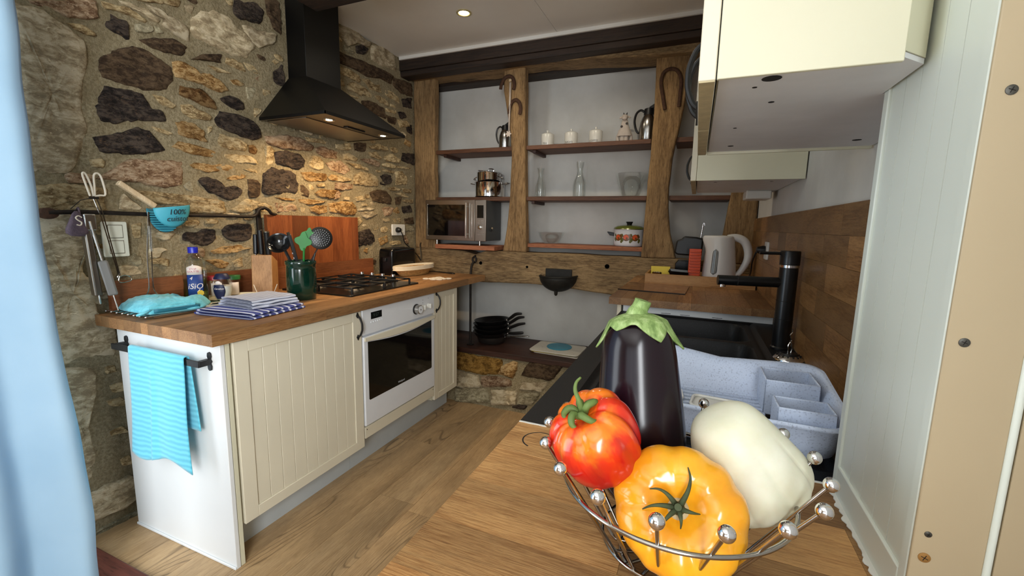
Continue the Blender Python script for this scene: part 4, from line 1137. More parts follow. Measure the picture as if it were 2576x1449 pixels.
for body, zz, sz in (('100%', .022, .031), ('cuistot', -.006, .031)):
    wf = lambda q: (q.x, q.y, q.z)
    Mx = Matrix(((0, 0, 1, .0335), (1, .08, 0, .012), (.06, 1, 0, zz), (0, 0, 0, 1)))
    tp = text_part('lettering', body, sz, 'ink', t, Mx, warp=lambda q: (q.x, q.y, q.z - .018 * ((q.x / .07) ** 2)), shear=.1)
# ================================================================ things on the left worktop
kb = thing('knife_block', 'light wooden knife block with black handled knives beside the green crock', 'knife block', (-2.055, 1.575, WT), (0, 0, .64))
prof = [(-.055, 0), (.055, 0), (.065, .165), (-.035, .205)]
MB().prism(prof, -.048, .048, Matrix(((0, 0, 1, 0), (1, 0, 0, 0), (0, 1, 0, 0), (0, 0, 0, 1)))).build('block', 'block_wood', kb, bevel=.003)
def kn(i, lx, ly, z0, h, tilt, w=.011):
    k = thing('kitchen_knife', ('black handled knife with a steel end cap standing in the knife block', 'tallest black handled knife in the wooden knife block', 'black handled knife leaning outwards in the knife block', 'short black handled knife low in the knife block', 'small black handled knife at the front of the knife block')[i], 'knife', (-2.055, 1.575, WT), (0, 0, .64), 'knives in the wooden block')
    M = Tm(lx, ly, z0, tilt, 0, 0)
    MB().prism(rrect(w * 1.5, w * 2.2, w * .6), 0, h, M).build('handle', 'black_plastic', k, bevel=.003)
    MB().box(-.001, .001, -.010, .010, -.03, .002, M).build('blade', 'steel', k)
    if i == 0: MB().prism(rrect(w * 1.5, w * 2.2, w * .6), h, h + .004, M).build('end_cap', 'steel', k)
kn(0, .026, -.002, .205, .118, .16, .015); kn(1, -.004, -.012, .208, .125, .08, .014); kn(2, -.030, -.016, .208, .100, -.10, .014); kn(3, -.010, .030, .186, .05, .10, .008); kn(4, .022, .034, .184, .045, .12, .008)

cr = thing('utensil_crock', 'dark green glazed stoneware crock holding kitchen utensils', 'crock', (-1.770, 1.552, WT), (0, 0, .855))
MB().lathe([(.0001, .004), (.058, .004), (.060, 0), (.064, .004), (.067, .03), (.0685, .09), (.067, .15), (.0665, .168), (.0705, .174), (.0705, .186), (.066, .190), (.061, .186), (.060, .16), (.060, .02), (.0001, .012)], 48).build('pot', 'green_glaze', cr, smooth=60)
CRL = (-1.770, 1.552, WT); CRR = (0, 0, .855); GU = 'utensils in the green crock'
t = thing('ladle', 'black soup ladle standing in the green crock', 'ladle', CRL, CRR, GU)
M = Tm(-.089, .0, .272, math.radians(58), math.radians(-16), 0)
MB().lathe([(.0001, -.030), (.020, -.027), (.038, -.016), (.050, .004), (.053, .006), (.047, .004), (.036, -.012), (.018, -.023), (.0001, -.026)], 28, M).build('bowl', 'black_gloss', t, smooth=70)
MB().tube([(-.067, -.004, .245), (-.045, 0, .19), (-.020, .01, .02)], .007, 8).build('handle', 'black_plastic', t)
t = thing('knife', 'kitchen knife with a riveted black handle upright in the green crock', 'knife', CRL, CRR, GU)
M = frame_to((-.012, -.012, .16), (-.046, -.018, .325))
h = MB().prism([(-.015, 0), (.015, 0), (.017, .06), (.016, .12), (.013, .155), (-.012, .170), (-.018, .16), (-.013, .10)], -.007, .007, M @ Matrix(((1, 0, 0, 0), (0, 0, -1, 0), (0, 1, 0, 0), (0, 0, 0, 1)))).build('handle', 'black_plastic', t, bevel=.002)
for q in (.020, .044, .068): MB().cyl(.0042, -.0085, .0085, 12, M @ Tm(0, 0, q, PI / 2, 0, 0)).build('rivet', 'white_enamel', h)
MB().box(-.001, .001, -.012, .012, -.12, .005, M).build('blade', 'steel', t)
t = thing('flower_spatula', 'green flower shaped plastic spatula in the green crock', 'spatula', CRL, CRR, GU)
def clover(cx, cz, r, y, nm):
    pts = []
    for i in range(40):
        a = 2 * PI * i / 40; rr = r * (1 + .22 * math.cos(4 * a + .6))
        pts.append((cx + rr * math.cos(a) * .95, cz + rr * 1.15 * math.sin(a)))
    MB().prism(pts, y - .002, y + .002, Matrix(((1, 0, 0, 0), (0, 0, 1, 0), (0, 1, 0, 0), (0, 0, 0, 1)))).build(nm, 'green_plastic', t, bevel=.001)
clover(.016, .282, .034, .004, 'blade'); clover(.044, .318, .022, .012, 'blade')
MB().tube([(.018, .004, .25), (.014, .004, .19), (.006, .01, .02)], .005, 8).build('handle', 'green_plastic', t)
t = thing('skimmer', 'round black perforated skimmer in the green crock', 'skimmer', CRL, CRR, GU)
M = Tm(.095, .010, .298, math.radians(82), math.radians(14), 0)
sk = MB().lathe([(.0001, .006), (.030, .004), (.050, -.001), (.056, -.004), (.056, -.007), (.030, 0), (.0001, .002)], 36, M).build('disc', 'black_plastic', t)
b = MB()
for rr, n in ((.010, 6), (.020, 12), (.030, 18), (.040, 24)):
    for i in range(n):
        a = 2 * PI * i / n; b.cyl(.0020, .0035, .0085 - rr * .06, 6, M @ Tm(rr * math.cos(a), rr * math.sin(a), 0))
pf = b.build('perforations', 'pale_text', sk); pf['kind'] = 'stuff'
MB().prism(rrect(.022, .008, .003), 0, .20, frame_to((.012, .012, .03), (.078, .012, .262))).build('handle', 'black_plastic', t)
t = thing('slotted_turner', 'thin black slotted turner behind the skimmer in the crock', 'turner', CRL, CRR, GU)
M = frame_to((.028, .025, .15), (.082, .03, .25))
for i in range(4): MB().box(-.016 + i * .0095, -.012 + i * .0095, -.001, .001, 0, .10, M).build('tine', 'black_plastic', t)
MB().box(-.018, .018, -.0012, .0012, .10, .125, M).build('blade', 'black_plastic', t)
MB().tube([(.03, .025, .16), (.004, .03, .02)], .006, 8).build('handle', 'black_plastic', t)

# folded towels
def folded(name, label, loc, rz, L, Wd, H, mat, seed, layers=2):
    t = thing(name, label, 'towel', loc, (0, 0, rz), 'folded towels on the worktop')
    for k in range(layers):
        h0 = H * k / layers; h1 = H * (k + 1) / layers
        def fn(u, v, h0=h0, h1=h1, k=k):
            a = 2 * PI * v; s = .006 * k
            xx = (L / 2 - s) * (abs(math.cos(a)) ** .25) * math.copysign(1, math.cos(a))
            zz = (h0 + h1) / 2 + (h1 - h0) / 2 * (abs(math.sin(a)) ** .6) * math.copysign(1, math.sin(a))
            yy = (u - .5) * (Wd - s)
            zz += .003 * mnoise.noise(Vector((xx * 25, yy * 25, seed + k))) * (zz > .004)
            return (xx + .004 * mnoise.noise(Vector((yy * 30, zz * 30, seed))), yy, max(zz, .0008))
        MB().grid(fn, 26, 44, cv=True).build('fold', mat, t, smooth=80)
    return t
folded('folded_towel', 'folded navy blue and white striped towel lying on the worktop', (-1.700, 1.235, WT), .10, .30, .27, .024, 'cloth_blue', 1, 2)
folded('folded_towel', 'folded grey white ribbed towel stacked on the blue towel', (-1.705, 1.275, WT + .0255), -.06, .225, .21, .036, 'cloth_grey', 5, 3)

# oven mitt on a metal trivet
t = thing('trivet', 'metal rod trivet under the turquoise oven mitt', 'trivet', (-2.0, 1.05, WT))
MB().box(-.14, -.132, -.085, .085, .002, .008).box(.118, .126, -.085, .085, .002, .008).build('rail', 'steel', t)
for i in range(8): MB().tube([(-.15 + .038 * i, -.105, .009), (-.15 + .038 * i, .09, .009)], .0042, 8).sphere(.0052, Tm(-.15 + .038 * i, -.106, .009), 10, 6).build('rod', 'steel', t)
mt = thing('oven_mitt', 'quilted turquoise oven mitt lying on the metal trivet', 'oven mitt', (-2.015, 1.075, WT + .014), (0, 0, 0))
out = [(.125, -.115), (.145, -.02), (.155, .060), (.10, .125), (.060, .150), (.026, .130), (.008, .060), (-.040, .112), (-.10, .10), (-.125, .05), (-.125, -.03), (-.110, -.10), (-.02, -.118)]
P = smooth_path([(x, y, 0) for x, y in out] + [(out[0][0], out[0][1], 0)], 5)[:-1]
cx, cy = .01, -.01; vs = []; fs = []; n = len(P)
def edge_d(x, y):
    best = 9
    for i in range(n):
        a = P[i]; c = P[(i + 1) % n]; dx, dy = c.x - a.x, c.y - a.y; L2 = dx * dx + dy * dy + 1e-12
        t_ = max(0, min(1, ((x - a.x) * dx + (y - a.y) * dy) / L2)); best = min(best, math.hypot(x - a.x - t_ * dx, y - a.y - t_ * dy))
    return best
RG = [1.0, .985, .96, .92, .86, .79, .71, .62, .53, .44, .35, .26, .17, .08]
for s_ in RG:
    for q in P:
        wx = cx + (q.x - cx) * s_; wy = cy + (q.y - cy) * s_
        d = edge_d(wx, wy) if s_ < 1 else 0
        qz = .008 + .046 * (1 - math.exp(-d / .026))
        for ph, w_ in (((wx + wy) / .030, 1), ((wx - wy) / .030, 1)):
            e = abs(ph - round(ph)) * .030; qz -= .0055 * math.exp(-(e / .0035) ** 2) * min(1, d / .015)
        qz += .006 * mnoise.noise(Vector((wx * 14, wy * 14, 1))) * min(1, d / .02)
        vs.append((wx, wy, qz))
for k in range(len(RG) - 1):
    for i in range(n): fs.append((k * n + i, k * n + (i + 1) % n, (k + 1) * n + (i + 1) % n, (k + 1) * n + i))
fs.append(tuple((len(RG) - 1) * n + i for i in range(n)))
o0 = len(vs); vs += [(cx + (q.x - cx) * .97, cy + (q.y - cy) * .97, .0005) for q in P]
for i in range(n): fs.append((o0 + i, o0 + (i + 1) % n, (i + 1) % n, i))
fs.append(tuple(o0 + i for i in range(n)))
b = MB(); b.v = vs; b.f = fs; b.build('body', 'mitt_turquoise', mt, smooth=80)
MB().grid(lambda u, v: (.1345 + .020 * u, -.105 + .155 * u, .006 + (.016 + .010 * math.sin(PI * u)) * v), 12, 3).build('opening', 'turquoise_dark', mt, solid=.003)
MB().tube([(x, y, .026) for x, y in [(.128, -.118), (.146, -.05), (.156, .03)]], .006, 8).build('binding', 'mitt_turquoise', mt)
MB().tube(smooth_path([(.120, -.108, .020), (.128, -.135, .012), (.118, -.150, .006), (.108, -.138, .004), (.116, -.112, .012)], 4), .005, 6).build('hanging_loop', 'mitt_turquoise', mt)

# leaf patterned tray with bottle, salt and jars
t = thing('serving_tray', 'oval tray with green leaf pattern under the oil bottle', 'tray', (-1.985, 1.285, WT), (0, 0, .10))
MB().lathe([(.0001, .006), (.112, .006), (.122, .010), (.132, .020), (.136, .022), (.134, .017), (.124, .004), (.112, .001), (.0001, .001)], 48, None, .93, 1.55).build('dish', 'tray_cream', t, smooth=60)
rng = random.Random(4)
for i in range(22):
    a = rng.uniform(0, 2 * PI); r = rng.uniform(.03, .10); lx, ly = r * .9 * math.cos(a), r * 1.5 * math.sin(a); ang = rng.uniform(0, PI); L = rng.uniform(.02, .034)
    MB().prism([(L * math.cos(q) , L * .42 * math.sin(q)) for q in [2 * PI * j / 12 for j in range(12)]], .0062, .0072, Tm(lx, ly, 0, 0, 0, ang)).build('printed_leaf', 'tray_leaf' if i % 3 else 'tray_navy', t, smooth=0)

bo = thing('oil_bottle', 'clear plastic cooking oil bottle with blue cap and blue label', 'bottle', (-2.068, 1.240, WT + .0075), (0, 0, .9))
oc = [(.040, 0), (.046, .006), (.047, .05), (.044, .085), (.047, .13), (.0475, .165), (.043, .19), (.028, .210), (.017, .219), (.0165, .235)]
MB().lathe([(.0001, .003)] + oc, 40).build('body', 'oil_plastic', bo, smooth=60)
MB().lathe([(.0001, .004), (.039, .004), (.0445, .008), (.0455, .05), (.0425, .085), (.0435, .104), (.0001, .104)], 36).build('oil', 'oil_liquid', bo, smooth=60)
MB().lathe([(.019, .222), (.0195, .245), (.018, .248), (.0001, .248)], 30, fn=lambda a, z: 1 + .012 * math.cos(24 * a)).build('cap', 'oil_cap', bo)
def curved(parent, name, mat, r, a0, a1, z0, z1, n=14, top=0):
    return MB().grid(lambda u, v: (r * math.cos(a0 + (a1 - a0) * u), r * math.sin(a0 + (a1 - a0) * u), z0 + (z1 - z0) * v + (top * (1 - (2 * u - 1) ** 2) if v == 1 else 0)), n, 2).build(name, mat, parent, solid=.0006)
AC = -PI / 2 + .12
lb = curved(bo, 'label', 'label_blue', .0486, AC - .62, AC + .62, .012, .128)
curved(bo, 'top_label', 'label_white', .0489, AC - .62, AC + .58, .128, .160, top=.010)
def bend(r, a0): return lambda q: ((r + q.z) * math.cos(a0 + q.x / r), (r + q.z) * math.sin(a0 + q.x / r), q.y)
for body, size, ang, zz, mat_, sh in (('STOP', .011, -.12, .153, 'label_red', 0), ('GOUTTE', .011, -.12, .142, 'label_red', 0), ('4', .022, -.32, .112, 'label_white', .3), ('iSiO', .034, -.02, .076, 'label_white', .2), ('4', .026, .18, .054, 'label_white', .2)):
    text_part('lettering', body, size, mat_, lb if mat_ == 'label_white' else lb, Tm(0, 0, zz), warp=bend(.0496, AC + ang), shear=sh)
MB().prism([(.012 * math.cos(2 * PI * i / 16) * (1 + .25 * (i % 2)), .012 * math.sin(2 * PI * i / 16) * (1 + .25 * (i % 2))) for i in range(16)], 0, .0006, Tm(.0494 * math.cos(AC + .34), .0494 * math.sin(AC + .34), .045, PI / 2, 0, AC + .34 + PI / 2)).build('sunflower', 'label_yellow', lb)
curved(lb, 'score_box', 'label_white', .0494, AC + .02, AC + .38, .020, .032)

sa = thing('salt_shaker', 'small clear salt shaker with navy cap and navy label', 'salt shaker', (-2.015, 1.325, WT + .0075), (0, 0, .85))
MB().lathe([(.0001, .002), (.026, .002), (.030, .01), (.038, .045), (.040, .065), (.038, .085), (.033, .098), (.031, .102)], 36).build('body', 'salt_plastic', sa, smooth=60)
MB().lathe([(.0001, .004), (.024, .004), (.0285, .011), (.0365, .045), (.0385, .068), (.0001, .070)], 32).build('salt', 'salt_white', sa, smooth=60)
MB().lathe([(.034, .100), (.033, .106), (.024, .122), (.022, .124), (.0001, .124)], 32).build('cap', 'label_navy', sa)
A2 = -PI / 2 - .25
lb = MB().grid(lambda u, v: ((.0412 - .010 * max(0, (.045 - (.010 + v * .066)) / .045)) * math.cos(A2 + (u - .5) * (.75 + .5 * math.sin(PI * min(1, v * 1.1) * .8))), (.0412 - .010 * max(0, (.045 - (.010 + v * .066)) / .045)) * math.sin(A2 + (u - .5) * (.75 + .5 * math.sin(PI * min(1, v * 1.1) * .8))), .010 + v * .066), 12, 12).build('label', 'label_navy', sa, solid=.0006)
text_part('lettering', 'Cerebos', .0115, 'label_white', lb, Tm(0, 0, .058), warp=bend(.0418, A2), shear=.3)
curved(lb, 'emblem', 'label_white', .0408, A2 - .32, A2 + .25, .077, .088, top=.006)

for lab, lx, ly, mt_, w in (('clear spice jar with a red lid behind the oil bottle', -2.090, 1.345, 'lid_red', .036), ('clear spice jar with a green lid behind the salt shaker', -2.092, 1.432, 'lid_green', .034)):
    j = thing('spice_jar', lab, 'jar', (lx, ly, WT + (.0075 if ly < 1.4 else .0005)))
    MB().lathe([(.0001, .001), (w * .85, .001), (w * .9, .006), (w * .9, .085), (w * .8, .092)], 28, None, .8, 1).build('glass', 'salt_plastic', j, smooth=50)
    MB().lathe([(w * .95, .088), (w * .96, .106), (w * .9, .108), (.0001, .108)], 28, None, .8, 1).build('lid', mt_, j, smooth=50)
    MB().grid(lambda u, v, w=w: (w * .92 * .8 * math.cos(-1.2 + u * 1.5), w * .92 * math.sin(-1.2 + u * 1.5), .015 + .06 * v), 10, 2).build('label', 'label_white', j, solid=.0006)

t = thing('wire_plate_stand', 'small pale wire stand between the towels and the knife block', 'stand', (-1.935, 1.475, WT + .003), (0, 0, .75))
for s in (-1, 1): MB().tube(smooth_path([(s * .028, -.05, .003), (s * .030, .02, .003), (s * .034, .03, .012), (s * .052, .042, .060)], 4), .0018, 6).build('leg', 'rope_white', t)
MB().tube([(-.04, -.03, .003), (.04, -.03, .003)], .0018, 6).tube([(-.04, 0, .003), (.05, 0, .003)], .0018, 6).tube([(-.034, .026, .008), (.034, .026, .008)], .0018, 6).build('cross_wire', 'rope_white', t)

# black toaster, bread basket, crochet mat
t = thing('toaster', 'glossy black two slot toaster under the wall socket', 'toaster', (-2.060, 2.685, WT), (0, 0, 0))
def tfn(u, v):
    a = 2 * PI * u; ca, sa_ = math.cos(a), math.sin(a)
    e = .22
    yy = .145 * math.copysign(abs(ca) ** e, ca); xx = .066 * math.copysign(abs(sa_) ** e, sa_)
    prof = [(1.0, .008), (1.0, .10), (1.0, .15), (.985, .176), (.93, .190), (.80, .1945), (.0, .196)]
    k = v * (len(prof) - 1); i = min(int(k), len(prof) - 2); f = k - i
    s = prof[i][0] * (1 - f) + prof[i + 1][0] * f; z = prof[i][1] * (1 - f) + prof[i + 1][1] * f
    return (xx * s, yy * s, z)
MB().grid(tfn, 64, 19, cu=True).build('body', 'black_gloss', t, smooth=60)
for xx in (-.022, .022): MB().box(xx - .011, xx + .011, -.105, .105, .192, .1975).build('slot', 'dark_recess', t)
MB().box(-.055, .055, -.135, .135, 0, .010).build('base', 'black_plastic', t, bevel=.003)
MB().box(-.012, .012, -.158, -.144, .10, .125).build('lever', 'black_plastic', t, bevel=.003)
tag(MB().tube(smooth_path([(-1.99, 2.845, WT + .004), (-1.93, 2.925, WT + .004), (-1.80, 2.895, WT + .004), (-1.69, 2.860, WT + .004), (-1.70, 2.895, WT + .004), (-1.84, 2.915, WT + .004)], 6), .0032, 6).build('power_cable', 'black_plastic'), 'thin black cable lying on the worktop beyond the bread basket', 'cable')

t = thing('bread_basket', 'oval wicker bread basket lined with cream linen', 'basket', (-1.915, 2.690, WT), (0, 0, -.06))
el = lambda r, z: [(r * .072 * math.cos(a), r * .205 * math.sin(a), z) for a in [2 * PI * i / 48 for i in range(48)]]
for k in range(7):
    r = .72 + k * .045; z = .006 + k * .0085
    pts = [(p[0] * (1 + .018 * math.sin(i * PI + k * PI)), p[1] * (1 + .018 * math.sin(i * PI + k * PI)), p[2]) for i, p in enumerate(el(r, z))]
    MB().tube(pts, .0048, 6, closed=True).build('weave', 'wicker', t, smooth=70)
MB().lathe([(.0001, .006), (.70, .006), (.98, .060), (1.06, .074), (1.075, .066), (1.05, .050), (1.075, .046)], 56, None, .072, .205, fn=lambda a, z: 1 + (.010 * math.sin(17 * a) if z < .07 else 0)).build('lining', 'linen', t, smooth=70, solid=.002)

t = thing('crochet_mat', 'small white openwork mat at the end of the hob', 'mat', (-1.625, 2.545, WT + .0005), (0, 0, .4))
b = MB()
for i, (px, py) in enumerate([(0, 0), (.042, 0), (-.042, 0), (.021, .036), (-.021, .036), (.021, -.036), (-.021, -.036), (.075, .02), (-.075, -.01), (0, .07)]):
    MB().tube(circ(.020, 16, .003, cx=px, cy=py), .0035, 6, closed=True).build('ring', 'rope_white', t)
# ================================================================ back wall: things on shelves and posts
mw = thing('microwave_oven', 'stainless steel microwave oven with a black glass door on the plank', 'microwave', (-1.740, 2.985, 1.1225), (0, 0, .03))
# local x right, y back, z up; front at y=0
MB().box(-.216, .262, .012, .30, .036, .344).build('body', 'micro_side', mw, bevel=.004)
MB().box(-.264, .170, 0, .014, .034, .346).build('door', 'brushed', mw, bevel=.003)
dw = MB().box(-.245, .100, -.002, .002, .070, .310).build('door_window', 'black_glass', mw, bevel=.002)
MB().box(-.250, -.244, -.005, .001, .066, .314).build('trim', 'steel', dw, bevel=.001)
MB().box(.171, .264, 0, .014, .034, .346).build('control_panel', 'brushed', mw, bevel=.003)
hn = MB().box(.102, .112, -.036, -.026, .055, .325).build('handle', 'steel', mw, bevel=.002)
for zz in (.085, .295): MB().tube([(.107, -.03, zz), (.107, .002, zz)], .005, 8).build('stud', 'steel', hn)
MB().box(.140, .146, -.003, .002, .060, .315).build('edge_trim', 'steel', mw, bevel=.001)
MB().box(.190, .244, -.002, .002, .210, .306).build('display', 'display_black', mw, bevel=.001)
for zz in (.190, .172, .105, .087):
    for xx in (.200, .233): MB().box(xx - .010, xx + .010, -.002, .001, zz - .002, zz + .002).build('button', 'steel', mw)
MB().lathe([(.017, 0), (.016, .012), (.013, .014), (.0001, .014)], 24, Tm(.216, 0, .140, PI / 2, 0, 0)).build('dial', 'steel', mw)
for xx in (-.18, .20): MB().cyl(.010, .0, .036, 12, Tm(xx, .03, 0)).build('foot', 'steel', mw)
MB().box(-.022, .022, -.001, .001, .048, .051).build('badge', 'grey_text', mw)
mgt = thing('fridge_magnet', 'tiny dark magnet on the side of the microwave', 'magnet', (-1.476, 3.085, 1.242))
MB().box(0, .006, -.012, .008, -.010, .012).build('magnet', 'black_plastic', mgt, bevel=.002)
MB().prism([(.008 * math.cos(a), .012 * math.sin(a)) for a in [2 * PI * i / 10 for i in range(10)]], .0, .004, Tm(.002, .012, .014, 0, PI / 2, 0)).build('figure', 'handle_wood', mgt)

def jug(label, loc, s, rz):
    j = thing('vacuum_jug', label, 'jug', loc, (0, 0, rz), 'steel vacuum jugs on the upper shelf')
    MB().lathe([(.0001, 0), (.050 * s, 0), (.052 * s, .004), (.052 * s, .09 * s), (.049 * s, .115 * s), (.041 * s, .14 * s), (.031 * s, .158 * s)], 40).build('flask', 'steel', j, smooth=50)
    MB().lathe([(.053 * s, .0), (.053 * s, .006)], 40).build('foot', 'black_plastic', j)
    MB().lathe([(.031 * s, .156 * s), (.030 * s, .185 * s), (.028 * s, .195 * s), (.015 * s, .200 * s), (.0001, .200 * s)], 32).build('lid', 'black_plastic', j, smooth=50)
    MB().prism([(0, .185 * s), (.038 * s, .205 * s), (.040 * s, .222 * s), (.030 * s, .224 * s), (0, .205 * s)], -.010 * s, .010 * s, Tm(0, 0, 0, PI / 2, 0, 0)).build('spout', 'black_plastic', j, bevel=.003)
    MB().tube(smooth_path([(-.026 * s, 0, .178 * s), (-.048 * s, 0, .190 * s), (-.072 * s, 0, .172 * s), (-.081 * s, 0, .130 * s), (-.072 * s, 0, .085 * s), (-.058 * s, 0, .062 * s), (-.049 * s, 0, .064 * s)], 5), .0068 * s, 8).build('handle', 'black_plastic', j)
jug('small steel vacuum jug with a black handle beside the horseshoe post', (-1.430, 3.225, 1.8625), .95, 0)
jug('large steel vacuum jug with a black handle half hidden by the broad post', (-0.358, 3.225, 1.8625), 1.15, .1)

for body, lab, xx, h in (('TEA', 'white ceramic canister lettered TEA on the upper shelf', -1.064, .125), ('SUGAR', 'white ceramic canister lettered SUGAR on the upper shelf', -.885, .125), ('COFFEE', 'white ceramic canister lettered COFFEE on the upper shelf', -.706, .127)):
    c = thing('canister', lab, 'canister', (xx * 1.018, 3.225, 1.8625), group='lettered canisters on the upper shelf')
    r = .0475
    MB().lathe([(.0001, .001), (r * .97, .001), (r, .004), (r, h - .032), (r * .98, h - .030)], 40).build('jar', 'ceramic_white', c, smooth=50)
    ld = MB().lathe([(r * 1.01, h - .032), (r * 1.01, h - .027), (r * .7, h - .018), (.008, h - .014), (.0001, h - .014)], 40).build('lid', 'ceramic_white', c, smooth=50)
    MB().lathe([(.006, h - .016), (.006, h - .010), (.009, h - .002), (.008, h + .002), (.0001, h + .003)], 20).build('knob', 'ceramic_white', ld)
    text_part('lettering', body, .019, 'grey_text', c, Tm(0, 0, .028), warp=bend(r + .0004, -PI / 2 - .10))

# clay cow figurine
c = thing('cow_figurine', 'grey clay cow figurine in a spotted dress on the upper shelf', 'figurine', (-0.517, 3.225, 1.8625), (0, 0, .08))
MB().lathe([(.048, .055), (.050, .060), (.030, .115), (.020, .158), (.012, .172), (.0001, .176)], 32, None, 1, .55).build('dress', 'clay', c, smooth=60)
for s in (-1, 1): MB().cyl(.016, 0, .062, 18, Tm(s * .013, 0, 0)).build('leg', 'clay', c)
for s in (-1, 1): MB().tube([(s * .034, .010, .10), (s * .046, .012, .055), (s * .044, .012, .022)], [.006, .011, .013], 8).build('arm', 'clay', c)
hd_ = MB().sphere(.022, Tm(-.002, -.008, .180), 20, 12, 1, .9, .95).build('head', 'clay', c)
MB().sphere(.016, Tm(-.002, -.022, .172), 16, 10, 1.1, .7, .8).build('muzzle', 'clay', hd_)
for s in (-1, 1):
    MB().sphere(.011, Tm(s * .028, 0, .182, 0, s * .5, 0), 12, 8, 1.2, .5, .6).build('ear', 'clay', hd_)
    MB().lathe([(.005, 0), (.003, .010), (.0005, .016)], 10, Tm(s * .009, 0, .200, 0, s * .25, 0)).build('horn', 'clay_dark', hd_)
for xx, zz in ((.014, .137), (-.020, .118)): MB().lathe([(.0085, 0), (.008, .003), (.0001, .004)], 16, Tm(xx, -.0165 + abs(xx) * .1, zz, PI / 2 - .3, 0, 0)).build('button', 'clay_dark', c)

# stacked pots
p = thing('saucepan', 'larger steel pot with wire side handles at the bottom of the stack', 'pot', (-1.558, 3.225, 1.4965))
MB().lathe([(.0001, .001), (.108, .001), (.116, .008), (.118, .012)], 48).build('base', 'pan_black', p)
MB().lathe([(.118, .010), (.120, .118), (.123, .121), (.118, .121), (.115, .014)], 48).build('wall', 'chrome', p, smooth=50)
for s in (-1, 1): MB().tube(smooth_path([(s * .118, -.022, .105), (s * .150, -.026, .112), (s * .166, -.015, .114), (s * .166, .015, .114), (s * .150, .026, .112), (s * .118, .022, .105)], 4), .0035, 8).build('handle', 'steel', p)
p = thing('saucepan', 'smaller steel pot stacked on the larger pot with lids on top', 'pot', (-1.568, 3.225, 1.4965 + .1215))
MB().lathe([(.0001, .0005), (.092, .0005), (.096, .006), (.097, .072), (.100, .075), (.095, .075), (.092, .010)], 44).build('wall', 'chrome', p, smooth=50)
for s in (-1, 1): MB().tube(smooth_path([(s * .096, -.02, .045), (s * .122, -.02, .030), (s * .130, 0, .024), (s * .122, .02, .030), (s * .096, .02, .045)], 4), .0035, 8).build('handle', 'steel', p)
l = thing('pot_lid', 'steel pot lid with a bow handle lying across the small pot', 'lid', (-1.552, 3.225, 1.4965 + .1215 + .0755), (0, math.radians(9), 0))
MB().lathe([(.104, 0), (.104, .003), (.080, .010), (.040, .015), (.0001, .016)], 44).build('disc', 'clear_glass', l, smooth=50)
MB().tube(circ(.105, 44, .001), .0028, 6, closed=True).build('rim', 'chrome', l)
MB().tube(smooth_path([(-.022, 0, .015), (-.018, 0, .030), (.018, 0, .030), (.022, 0, .015)], 4), .004, 8).build('handle', 'chrome', l)

# glassware
def carafe(label, loc, prof):
    c = tag(MB().lathe(prof, 40).build('glass_carafe', 'clear_glass', loc=loc, smooth=60), label, 'carafe', 'glass carafes on the middle shelf')
carafe('short clear glass carafe nearest the horseshoe post', (-1.128, 3.225, 1.4965), [(.0001, .003), (.030, .003), (.036, 0), (.041, .006), (.042, .04), (.040, .08), (.030, .12), (.021, .155), (.020, .175), (.024, .20), (.033, .222), (.031, .222), (.022, .20), (.018, .175), (.019, .155), (.028, .12), (.038, .08), (.040, .04), (.039, .010), (.0001, .008)])
carafe('tall narrow necked glass carafe in the middle of the shelf', (-0.823, 3.225, 1.4965), [(.0001, .003), (.038, .003), (.046, 0), (.050, .006), (.050, .09), (.045, .12), (.030, .155), (.022, .18), (.022, .205), (.027, .225), (.032, .258), (.030, .258), (.025, .225), (.020, .205), (.020, .18), (.028, .155), (.043, .12), (.048, .09), (.048, .010), (.0001, .008)])
tag(MB().lathe([(.0001, .003), (.052, .003), (.057, 0), (.062, .006), (.085, .07), (.112, .158), (.116, .160), (.114, .162), (.109, .160), (.082, .07), (.058, .010), (.0001, .008)], 48).build('glass_bowl', 'clear_glass', loc=(-0.450, 3.225, 1.4965), smooth=60), 'large flared clear glass bowl on the middle shelf', 'bowl')
tag(MB().lathe([(.0001, .003), (.045, .003), (.050, 0), (.056, .006), (.085, .045), (.103, .082), (.106, .083), (.104, .085), (.100, .083), (.082, .047), (.052, .010), (.0001, .007)], 48).build('glass_bowl', 'clear_glass', loc=(-1.030, 3.225, 1.1505), smooth=60), 'small shallow clear glass bowl on the low shelf', 'bowl')

# enamel pot with flowers
e = thing('enamel_pot', 'white enamel pot with orange flowers and an olive green lid', 'pot', (-0.446, 3.225, 1.1505))
R = .104
MB().lathe([(.0001, .001), (.096, .001), (.102, .008), (R, .02), (R, .112), (.107, .117), (.109, .120)], 52).build('body', 'white_enamel', e, smooth=50)
ld = MB().lathe([(.110, .119), (.109, .123), (.104, .133), (.080, .144), (.040, .150), (.0001, .151)], 52).build('lid', 'olive_lid', e, smooth=50)
MB().tube(circ(.1095, 52, .121), .0022, 6, closed=True).build('lid_rim', 'steel', ld)
MB().lathe([(.016, .150), (.018, .160), (.025, .172), (.024, .174), (.0001, .174)], 24).build('knob', 'black_plastic', ld)
for s in (-1,): MB().prism([(0, -.018), (.030, -.014), (.050, .010), (.048, .014), (0, .006)], -.014, .014, Tm(s * .104, 0, .088, PI / 2, 0, 0) @ Matrix.Scale(s, 4, (1, 0, 0))).build('handle', 'black_plastic', e, bevel=.003)
